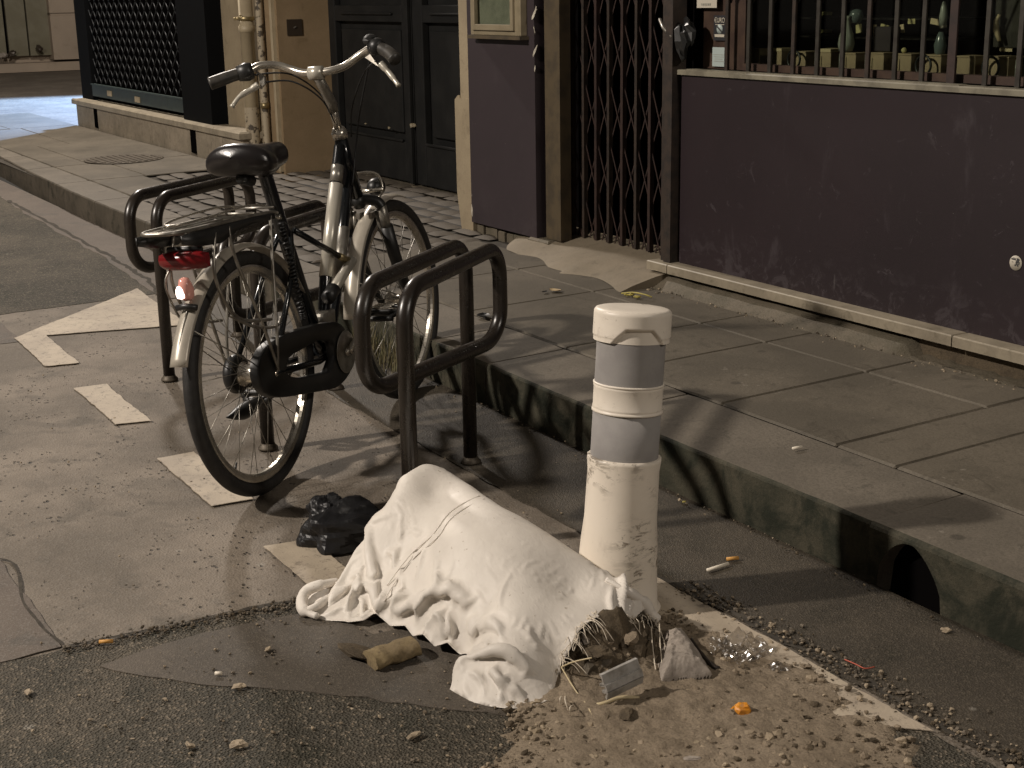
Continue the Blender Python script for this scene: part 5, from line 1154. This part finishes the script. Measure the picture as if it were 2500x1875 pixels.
for L_ in ([(1080, 250), (985, 290), (900, 340), (850, 400), (820, 450), (760, 505), (700, 560), (630, 640), (560, 740), (515, 830)], [(1050, 235), (960, 272), (880, 320), (825, 385), (790, 440), (735, 490), (675, 550), (605, 630), (535, 730)]):
    P = curve_pts([on_cloth(x/2.212+700, y/2.212+1100) for x, y in L_], 5); P = [sum((P[max(0, min(len(P)-1, i+o))] for o in (-2, -1, 0, 1, 2)), Vector())/5+Vector((.0012, -.0006, .0016)) for i in range(len(P))]
    MB().tube(P, [.0016+.0008*mnoise.noise(Vector((i*.9, 0, 3))) for i in range(len(P))], 6).build('stitched_seam', 'sack', sack)
def sackz(x, y): return float(HF([[x, y]])[0])
# loop of gathered cloth at the tail
m = MB(); lp = [G(822, 1421, .05), G(785, 1428, .055), G(752, 1440, .045), G(738, 1462, .03), G(742, 1490, .018), G(775, 1505, .014)]
m.tube(curve_pts(lp, 6), [.010]*6+[.013]*12+[.014]*8+[.008]*5, 12); m.tube(curve_pts([G(828, 1440, .045), G(800, 1462, .03), G(770, 1482, .025), G(752, 1490, .02)], 6), [.008]*6+[.010]*6+[.009]*7, 12); m.build('gathered_tail', 'sack', sack)
# frayed threads at the torn mouth
m = MB(); mo = [G(*p, z) for p, z in mouth]; mc = curve_pts(mo, 10)
for k in range(120):
    i = int(rng.uniform(.12, .99)**.8*(len(mc)-1)); p = mc[i]+Vector((rng.uniform(-.02, .004), 0, rng.uniform(-.002, .004))); L = rng.uniform(.006, .03)*(2.2 if rng.random() < .15 else 1)
    dr_ = Vector((rng.uniform(.3, 1), rng.uniform(-.8, .5), rng.uniform(-.2, .3))).normalized(); pts = [p]
    v = dr_*L*.28
    for _ in range(4): p = p+v; v = v+Vector((rng.uniform(-.004, .004), rng.uniform(-.004, .004), -L*.13)); pts.append(Vector((p.x, p.y, max(p.z, .004))))
    m.tube(curve_pts(pts, 3), rng.uniform(.0004, .0010), 5)
for a_, b_ in (((1600, 1500), (1640, 1625)), ((1610, 1520), (1618, 1640)), ((1590, 1530), (1602, 1645)), ((1398, 1722), (1392, 1745)), ((1380, 1700), (1388, 1735)), ((1372, 1700), (1370, 1722)), ((1500, 1520), (1512, 1575)), ((1520, 1530), (1545, 1600)), ((1425, 1540), (1455, 1615))):
    p, q = G(*a_, .06 if a_[1] < 1600 else .03), G(*b_, .02); mid = (p+q)/2+Vector((.01, -.01, .012)); m.tube(curve_pts([p, mid, q], 6), .0013, 5)
m.build('frayed_threads', 'fray', sack)['kind'] = 'stuff'
# rolled hem beside the bollard
m = MB(); m.tube(curve_pts([onsack(1480, 1415), onsack(1530, 1450)+Vector((0, 0, .006)), G(1570, 1470, .095), G(1585, 1495, .07), G(1607, 1515, .05)], 6), [.006]*6+[.011]*6+[.015]*6+[.012]*6+[.006], 12)
m.build('rolled_hem', 'sack', sack)
# ================================================================ SPOIL
def spoil_h(x, y):
    h = .088*math.exp(-((x+2.238)/.05)**2-((y-1.565)/.095)**2)+.020*math.exp(-((x+2.20)/.08)**2-((y-1.55)/.12)**2)+.010*math.exp(-((x+2.08)/.2)**2-((y-1.5)/.22)**2)
    n1 = mnoise.fractal(Vector((x*22, y*22, 1)), .7, 2.1, 5); n2 = mnoise.fractal(Vector((x*60, y*60, 4)), .6, 2.1, 3)
    return h*(1+.25*n1)+.0035*n1+.0022*n2
dp = [(-2.30, 1.32), (-2.20, 1.28), (-2.10, 1.20), (-1.96, 1.06), (-1.70, .95), (-1.45, 1.15), (-1.42, 1.5), (-1.60, 1.80), (-1.80, 1.83), (-1.95, 1.90), (-2.08, 1.85), (-2.22, 1.87), (-2.36, 1.80), (-2.42, 1.65), (-2.42, 1.45)]
pj = np.array([[p.x, p.y] for p in jag(dp, .02, .035, 5)])
g2 = .006; X2, Y2 = np.meshgrid(np.arange(-2.46, -1.36, g2), np.arange(.9, 1.96, g2), indexing='ij'); in2 = inside(X2, Y2, pj); d2 = np.full(X2.shape, 9.)
for i in range(len(pj)): d2 = np.minimum(d2, segd(X2, Y2, pj[i], pj[(i+1) % len(pj)]))
m = MB(); m2 = MB(); idx = -np.ones(X2.shape, int); vs = []
for i in range(X2.shape[0]):
    for j in range(X2.shape[1]):
        if in2[i, j]:
            x, y = X2[i, j], Y2[i, j]; e = min(1, d2[i, j]/.12); z = spoil_h(x, y)*(.35+.65*e)+.0065+.004*e-(.009)*(1-min(1, d2[i, j]/.02))
            idx[i, j] = len(vs); vs.append((x, y, z))
fs = [(idx[i, j], idx[i+1, j], idx[i+1, j+1], idx[i, j+1]) for i in range(X2.shape[0]-1) for j in range(X2.shape[1]-1) if min(idx[i, j], idx[i+1, j], idx[i+1, j+1], idx[i, j+1]) >= 0]
m.add(vs, fs, True); o = m.build('spoil', 'dirt', origin=(-2.1, 1.5, 0)); tag(o, 'brown spoil and dust spilling from the mouth of the white sack', 'spoil', kind='stuff')
o.data.materials.append(MT['dirt_dark'])
for p in o.data.polygons:
    c = p.center; 
    if c.z > .030+.012*mnoise.noise(Vector((c.x*30, c.y*30, 0))): p.material_index = 1
def crumbs(name, label, n, sampler, mats, size, cat='grit', seed=0, z0=0.003):
    r = np.random.default_rng(seed); m = MB()
    for k in range(n):
        x, y, zz = sampler(r); s_ = size(r); m.rock((x, y, zz+z0+s_*.3), s_, (r.uniform(.7, 1.3), r.uniform(.7, 1.3), r.uniform(.4, .9)), seed=float(r.uniform(0, 50)), amp=.45, sub=0)
    o = m.build(name, mats[0], origin=(-2, 1.4, 0)); tag(o, label, cat, kind='stuff')
    for q in mats[1:]: o.data.materials.append(MT[q])
    if len(mats) > 1:
        nfp = len(o.data.polygons)//max(1, n)
        for i, p in enumerate(o.data.polygons): p.material_index = (i//nfp*7919 % 97) % len(mats)
    return o
def s_spoil(r):
    while True:
        x, y = r.uniform(-2.42, -1.45), r.uniform(.95, 1.9); q = math.exp(-((x+2.15)/.22)**2-((y-1.45)/.2)**2)
        if r.random() < q*.8+.15 and inside(np.array([x]), np.array([y]), pj)[0]:
            if sackz(x, y) > .04 and x < -2.26: continue
            return x, y, max(.006, spoil_h(x, y)*.8)
crumbs('spoil_crumbs', 'loose lumps of brown spoil scattered in front of the sack mouth', 4800, s_spoil, ['dirt', 'dirt_dark', 'pebble_pale', 'dirt'], lambda r: .0014+.0080*r.random()**5, seed=1)
def s_mouth(r): x = r.uniform(-2.27, -2.16); y = r.uniform(1.44, 1.72); return x, y, max(.008, spoil_h(x, y)*.8)
crumbs('rubble', 'dark broken rubble filling the torn mouth of the sack', 150, s_mouth, ['dirt_dark', 'dirt', 'pebble'], lambda r: .006+.014*r.random()**2, 'rubble', seed=2)
def s_line(pts, w):
    P = curve_pts([(a, b, 0) for a, b in pts], 10)
    def f(r):
        i = r.integers(0, len(P)-1); q = P[i]+(P[i+1]-P[i])*r.random(); return q.x+r.normal()*w, q.y+r.normal()*w, .003
    return f
crumbs('gutter_grit', 'dark grit lying in the seam between the painted bay and the gutter', 800, s_line([(-2.45, 1.93), (-2.1, 1.95), (-1.8, 1.95), (-1.5, 1.95), (-1.2, 1.96)], .025), ['pebble', 'pebble', 'dirt_dark', 'pebble_pale'], lambda r: .0018+.0045*r.random()**2, seed=3)
crumbs('crack_grit', 'grit along the crack beside the tail of the sack', 350, s_line([(-2.93, .61), (-2.9, .8), (-2.885, .95), (-2.87, 1.1)], .016), ['pebble', 'dirt_dark', 'pebble'], lambda r: .0018+.0035*r.random()**2, seed=4)
def s_road(r):
    while True:
        x, y = r.uniform(-2.85, -1.3), r.uniform(.45, 1.5)
        if mnoise.noise(Vector((x*3, y*3, 0)))+r.uniform(-.4, .4) > -.1: return x, y, .003
crumbs('road_grit', 'small grit scattered over the coarse asphalt in the foreground', 1300, s_road, ['pebble', 'pebble_pale', 'pebble', 'dirt'], lambda r: .0012+.0035*r.random()**3, seed=5)
def s_all(r): return r.uniform(-5.5, -2.9), r.uniform(.5, 2.28), .003
crumbs('bay_grit', 'fine pale specks scattered over the worn parking bay', 350, s_all, ['pebble_pale', 'pebble'], lambda r: .0012+.003*r.random()**3, seed=6)
crumbs('wall_grit', 'crumbs of mortar lying along the foot of the shop front', 160, lambda r: (r.uniform(-4.7, -2.2), 3.46+abs(r.normal())*-.03+.02, .165), ['pebble_pale', 'pebble'], lambda r: .002+.005*r.random()**3, seed=7)
crumbs('kerb_litter', 'specks of dirt at the foot of the kerb', 220, lambda r: (r.uniform(-6, -1.5), 2.30-abs(r.normal())*.03, .008), ['pebble', 'dirt_dark', 'pebble_pale'], lambda r: .0015+.0035*r.random()**3, seed=8)
# ================================================================ SINGLE PIECES OF LITTER
def box_on(name, mat, c, d, ang, label, cat, tilt=0, bevel=.001):
    R_ = Matrix.Rotation(ang, 3, 'Z') @ Matrix.Rotation(tilt, 3, 'Y'); return tag(MB().box(c, d, R_).build(name, mat, origin=c, bevel=bevel), label, cat)
# metal profile in the mouth
a, b, d_ = G(1465, 1653, .075), G(1553, 1612, .085), G(1484, 1702, .035); ex = (b-a); W_ = ex.length; ex.normalize(); ey = (d_-a); ey = (ey-ex*ey.dot(ex)); L_ = ey.length; ey.normalize(); ez = ey.cross(ex); 
P = []
ribs = [0, .0, .32, .34, .46, .48, .62, .64, .78, .80, 1.0]; hz = [0, .003, .003, -.011, -.011, .007, .007, -.008, -.008, .006, -.004]
m = MB(); m.grid([[a+ex*(W_*t*1.0)+ey*(L_*r)+ez*h for r, h in zip(ribs, hz)] for t in (0, .05, .5, 1.0)], False)
o = m.build('metal_profile', 'alu', origin=a); tag(o, 'short ribbed piece of grey metal profile stuck in the rubble of the sack mouth', 'metal piece'); q = o.modifiers.new('t', 'SOLIDIFY'); q.thickness = .006; q.offset = 1
# grey rag
rp = [(1612, 1560), (1640, 1548), (1668, 1540), (1690, 1568), (1712, 1600), (1742, 1650), (1700, 1656), (1655, 1658), (1612, 1668), (1600, 1620)]
rpoly = np.array([[G(*p, .02).x, G(*p, .02).y] for p in rp]); bx0, by0 = rpoly.min(0); bx1, by1 = rpoly.max(0); g3 = .0022
X3, Y3 = np.meshgrid(np.arange(bx0, bx1, g3), np.arange(by0, by1, g3), indexing='ij'); in3 = inside(X3, Y3, rpoly); d3 = np.full(X3.shape, 9.)
for i in range(len(rpoly)): d3 = np.minimum(d3, segd(X3, Y3, rpoly[i], rpoly[(i+1) % len(rpoly)]))
idx = -np.ones(X3.shape, int); vs = []
for i in range(X3.shape[0]):
    for j in range(X3.shape[1]):
        if in3[i, j]:
            x, y = X3[i, j], Y3[i, j]; nn = mnoise.ridged_multi_fractal(Vector((x*16+y*9, y*10, 2)), .8, 2.1, 3, 1, 2)
            idx[i, j] = len(vs); vs.append((x, y, .010+math.sqrt(min(1, d3[i, j]/.03))*(.030+.010*nn)))
m = MB(); m.add(vs, [(idx[i, j], idx[i+1, j], idx[i+1, j+1], idx[i, j+1]) for i in range(X3.shape[0]-1) for j in range(X3.shape[1]-1) if min(idx[i, j], idx[i+1, j], idx[i+1, j+1], idx[i, j+1]) >= 0], True)
tag(m.build('rag', 'ragm', origin=G(1675, 1620)), 'dirty grey rag between the sack mouth and the clear plastic film', 'rag')
tag(MB().tube(curve_pts([G(1688, 1560, .03), G(1712, 1595, .025), G(1735, 1622, .018), G(1752, 1636, .014)], 4), [.003]*4+[.004]*4+[.006]*3+[.009]*2, 8).build('twig', 'rust', origin=G(1735, 1620)), 'dark brown twig with a thick end at the right edge of the grey rag', 'twig')
# clear plastic film
m = MB(); c = G(1812, 1605); P = []
for i in range(26):
    row = []
    for j in range(26):
        x = c.x-.055+.11*i/25; y = c.y-.06+.12*j/25; row.append((x+.004*mnoise.noise(Vector((x*60, y*60, 3))), y, .012+.034*abs(mnoise.noise(Vector((x*38, y*38, 1))))*1.4+.008*mnoise.noise(Vector((x*110, y*110, 5)))))
    P.append(row)
m.grid(P, False); tag(m.build('plastic_film', 'clear', origin=c), 'crumpled clear plastic film glinting right of the grey rag', 'plastic film')
c = G(1900, 1642); m = MB(); P = [[(c.x-.02+.04*i/8, c.y-.02+.04*j/8, .010+.014*abs(mnoise.noise(Vector((i*.7, j*.7, 9))))) for j in range(9)] for i in range(9)]; m.grid(P, False); tag(m.build('plastic_film', 'clear', origin=c), 'small scrap of clear film right of the larger crumpled film', 'plastic film')
# orange peel
c = G(1812, 1735, .015); m = MB(); m.rock(c+Vector((0, 0, .002)), .016, (1.0, .8, .9), seed=3, amp=.3, sub=1); m.rock(c+Vector((-.016, -.006, -.004)), .010, (1.3, .8, .6), seed=6, amp=.3); tag(m.build('orange_peel', 'orange', origin=c), 'bright orange piece of peel lying on the brown spoil', 'peel')
for nm, p, q, mt, r_, lab, cat in (('cigarette', (1727, 1392), (1778, 1376), 'cigwhite', .0042, 'long white cigarette lying in the gutter right of the bollard', 'cigarette'), ('cigarette_butt', (1774, 1365), (1803, 1362), 'butt', .0045, 'orange filter lying just behind the long white cigarette', 'cigarette end'), ('cigarette_butt', (242, 1567), (276, 1565), 'butt', .0042, 'pale orange filter on the crack at the lower left', 'cigarette end'), ('cigarette_butt', (1935, 1095), (1958, 1091), 'cigwhite', .004, 'white cigarette end on the pavement joint right of the bollard', 'cigarette end'), ('cigarette_butt', (525, 1644), (542, 1644), 'cigwhite', .004, 'white stub on the smooth patch left of the sack', 'cigarette end')):
    z = .011 if p[1] > 1300 and p[0] != 1935 else (pz(2.7)+.005 if p[0] == 1935 else .011)
    tag(MB().tube([G(*p, z), G(*q, z)], r_, 10).build(nm, mt, origin=G(*p, z)), lab, cat)
# pale strip and straw
tag(MB().tube(curve_pts([G(1440, 1724, .012), G(1473, 1717, .02), G(1515, 1703, .022), G(1560, 1704, .018)], 6), .0038, 8).build('plastic_strip', 'straw', origin=G(1500, 1715)), 'curved cream plastic strip lying below the metal profile', 'strip')
tag(MB().tube(curve_pts([G(1371, 1629, .04), G(1392, 1665, .03), G(1414, 1698, .018), G(1438, 1730, .016), G(1452, 1778, .012), G(1450, 1816, .010)], 6), .0017, 6).build('string', 'straw', origin=G(1440, 1730)), 'long straw coloured string trailing from the sack mouth to the road', 'string')
tag(MB().tube(curve_pts([G(1372, 1628, .045), G(1400, 1616, .07), G(1445, 1606, .085)], 6), .0017, 6).build('string', 'straw', origin=G(1400, 1616, .05)), 'short straw coloured string across the top of the rubble', 'string')
tag(MB().tube(curve_pts([G(2062, 1610, .012), G(2090, 1622, .016), G(2112, 1632, .016), G(2135, 1628, .013)], 5), .0014, 6).build('string', 'red_thread', origin=G(2090, 1622)), 'red thread lying in the gutter right of the spoil', 'string')
for i, (px, py, w, l, h, ang, z, mt, lab) in enumerate(((1432, 1558, .05, .03, .012, .5, .075, 'ragm', 'pale broken tile fragment upright at the left of the sack mouth'), (1455, 1590, .06, .04, .012, 1.2, .07, 'dirt_dark', 'dark tile fragment in the middle of the sack mouth'), (1540, 1560, .05, .035, .02, .2, .075, 'dirt', 'brown lump of mortar at the top right of the sack mouth'), (1632, 1800, .10, .035, .010, .35, .012, 'dirt', 'flat brown shard on the spoil below the sack mouth'), (1530, 1742, .04, .03, .015, .9, .02, 'dirt_dark', 'dark square lump of earth below the cream strip'), (1690, 1852, .035, .02, .010, .2, .012, 'ragm', 'pale chip of stone at the bottom of the spoil'), (1450, 1850, .025, .02, .01, .5, .01, 'pebble_pale', 'pale flake at the bottom left of the spoil'))):
    m = MB(); c = G(px, py, z); m.rock(c, .5, (w, l, h), seed=i*3.3+1, amp=.35, sub=1); o = m.build('rubble_fragment', mt, origin=c); tag(o, lab, 'rubble')
# muddy cardboard roll
a, b = G(905, 1612, .02), G(1012, 1577, .024); d_ = (b-a).normalized(); m = MB(); n = 14; P = []
for i in range(n+1):
    t = i/n; c = a+(b-a)*t; row = []
    for k in range(19):
        an = 2*math.pi*k/18; rr = .022*(1+.25*mnoise.noise(Vector((t*5, math.cos(an)*1.5, math.sin(an)*1.5)))) * (1-.2*t*0); s_ = Vector((-d_.y, d_.x, 0))
        row.append(c+s_*math.cos(an)*rr*1.5+Vector((0, 0, 1))*math.sin(an)*rr*.85)
    P.append(row)
m.grid(P, True); m.add(P[0][:-1], [tuple(range(18))]); m.add(P[-1][:-1], [tuple(range(18))[::-1]])
tag(m.build('cardboard_roll', 'woodm', origin=a), 'muddy yellow brown roll lying under the near edge of the white sack', 'roll')
c = G(875, 1590, .012); tag(MB().rock(c, .5, (.10, .085, .018), seed=4, amp=.3, sub=1).build('flattened_carton', 'dirt_dark', origin=c), 'dark flattened scrap beside the left end of the muddy roll', 'scrap')
# black bag
def blob(c, rad, amp, fr, seed, nu=46, nv=26, flat=False):
    m = MB(); P = []
    for i in range(nv+1):
        th = math.pi*i/nv; row = []
        for k in range(nu+1):
            a = 2*math.pi*k/nu; v = Vector((math.sin(th)*math.cos(a), math.sin(th)*math.sin(a), math.cos(th)))
            r_ = 1+amp*(mnoise.noise(v*1.3+Vector((seed, 0, 0)))*1.1-abs(mnoise.noise(v*fr+Vector((0, seed, 0))))*1.0-.28*abs(mnoise.noise(v*fr*2.6+Vector((0, 0, seed)))))
            p = Vector((v.x*rad[0], v.y*rad[1], v.z*rad[2]))*r_; p.z = max(p.z, -c[2]+.006); row.append(Vector(c)+p)
        P.append(row)
    return m.grid(P, flat)
bc = G(840, 1292, .035); bag = blob((bc.x, bc.y, .035), (.092, .125, .078), .36, 1.15, 4.2, 60, 36); bo2 = bag.build('bin_bag', 'blackbag', origin=(bc.x, bc.y, 0)); tag(bo2, 'small crumpled black plastic bag between the rear wheel and the white sack', 'bag')
tc = G(798, 1245, .07); blob((tc.x, tc.y, tc.z), (.045, .055, .045), .4, 1.3, 9.1, 40, 24).build('knotted_end', 'blackbag', bo2)
# leaves, paper scraps, wax
def leaf(p, z, s_, ang, mat, lab, cat='leaf', curl=.3):
    c = G(*p, z); m = MB(); P = []
    for i in range(9):
        t = -1+i/4; w = s_*.38*(1-t*t)**.6; P.append([(c.x+math.cos(ang)*t*s_*.5-math.sin(ang)*w*v, c.y+math.sin(ang)*t*s_*.5+math.cos(ang)*w*v, z+.004+curl*s_*(v*v*.25+t*t*.15)) for v in (-1, -.5, 0, .5, 1)])
    m.grid(P, True); return tag(m.build('leaf', mat, origin=c), lab, cat)
leaf((1355, 712), pz(3.1)+.003, .055, .4, 'leafm', 'pale leaf on the pavement in front of the cement ramp'); leaf((1330, 715), pz(3.1)+.003, .03, 1.8, 'bk_plastic', 'dark scrap left of the pale leaf on the pavement', 'scrap'); leaf((1180, 775), pz(2.6)+.003, .07, 2.6, 'bk_plastic', 'dark leaf on the kerb just right of the nearest rack')
c = G(1552, 722, pz(3.3)+.01); m = MB()
for k in range(9): m.rock(c+Vector((rng.uniform(-.045, .045), rng.uniform(-.02, .02), 0)), rng.uniform(.004, .009), (1.4, 1, .5), seed=k*2.2, amp=.5)
m.tube(curve_pts([c+Vector((-.07, -.02, 0)), c+Vector((-.02, 0, .01)), c+Vector((.05, .01, .012)), c+Vector((.07, .03, .002))], 5), .003, 6); tag(m.build('crushed_flower', 'yellow', origin=c), 'crushed yellow flower on the pavement directly above the bollard cap in view', 'flower')
for i, (px, py, s_, lab) in enumerate(((465, 1820, .018, 'pale chip in the lower left foreground, left of a larger one'), (583, 1818, .022, 'larger pinkish chip on the foreground asphalt'), (68, 1688, .016, 'yellowish chip at the lower left corner'), (585, 1675, .02, 'flat pale chip on the dark patch left of the sack'), (653, 1585, .016, 'whitish chip on the dark patch near the tail of the sack'), (1148, 1212, .008, 'tiny pale chip on the road behind the sack'), (1670, 1225, .010, 'yellow scrap at the foot of the kerb right of the bollard'), (2310, 1537, .016, 'white chip in the gutter right of the drain mouth'), (1010, 1795, .022, 'dull pale chip in front of the sack'))):
    c = G(px, py, .010); tag(MB().rock(c, s_*.55, (1.3, .9, .35), seed=i*1.9, amp=.5).build('stone_chip', 'pebble_pale' if i != 6 else 'yellow', origin=c), lab, 'chip')
# weeds at the foot of the kerb behind the front wheel
m = MB(); r = np.random.default_rng(11)
for k in range(260):
    x = -4.95+r.random()*.45; y = 2.29-abs(r.normal())*.035; h_ = .05+.13*r.random(); a = r.uniform(0, 6.28); l = Vector((math.cos(a), math.sin(a), 0))*h_*r.uniform(.1, .55)
    p = Vector((x, y, .006)); q = p+Vector((0, 0, h_*.6))+l*.35; e = p+Vector((0, 0, h_*(.9+.1*r.random())))+l; sd2 = Vector((-l.y, l.x, 0)).normalized()*.0016
    m.add([p-sd2, p+sd2, q+sd2*.8, q-sd2*.8, e], [(0, 1, 2, 3), (3, 2, 4)])
tag(m.build('weeds', 'grass', origin=(-4.7, 2.28, 0)), 'dry weeds growing at the kerb foot behind the front wheel', 'weeds', kind='stuff')
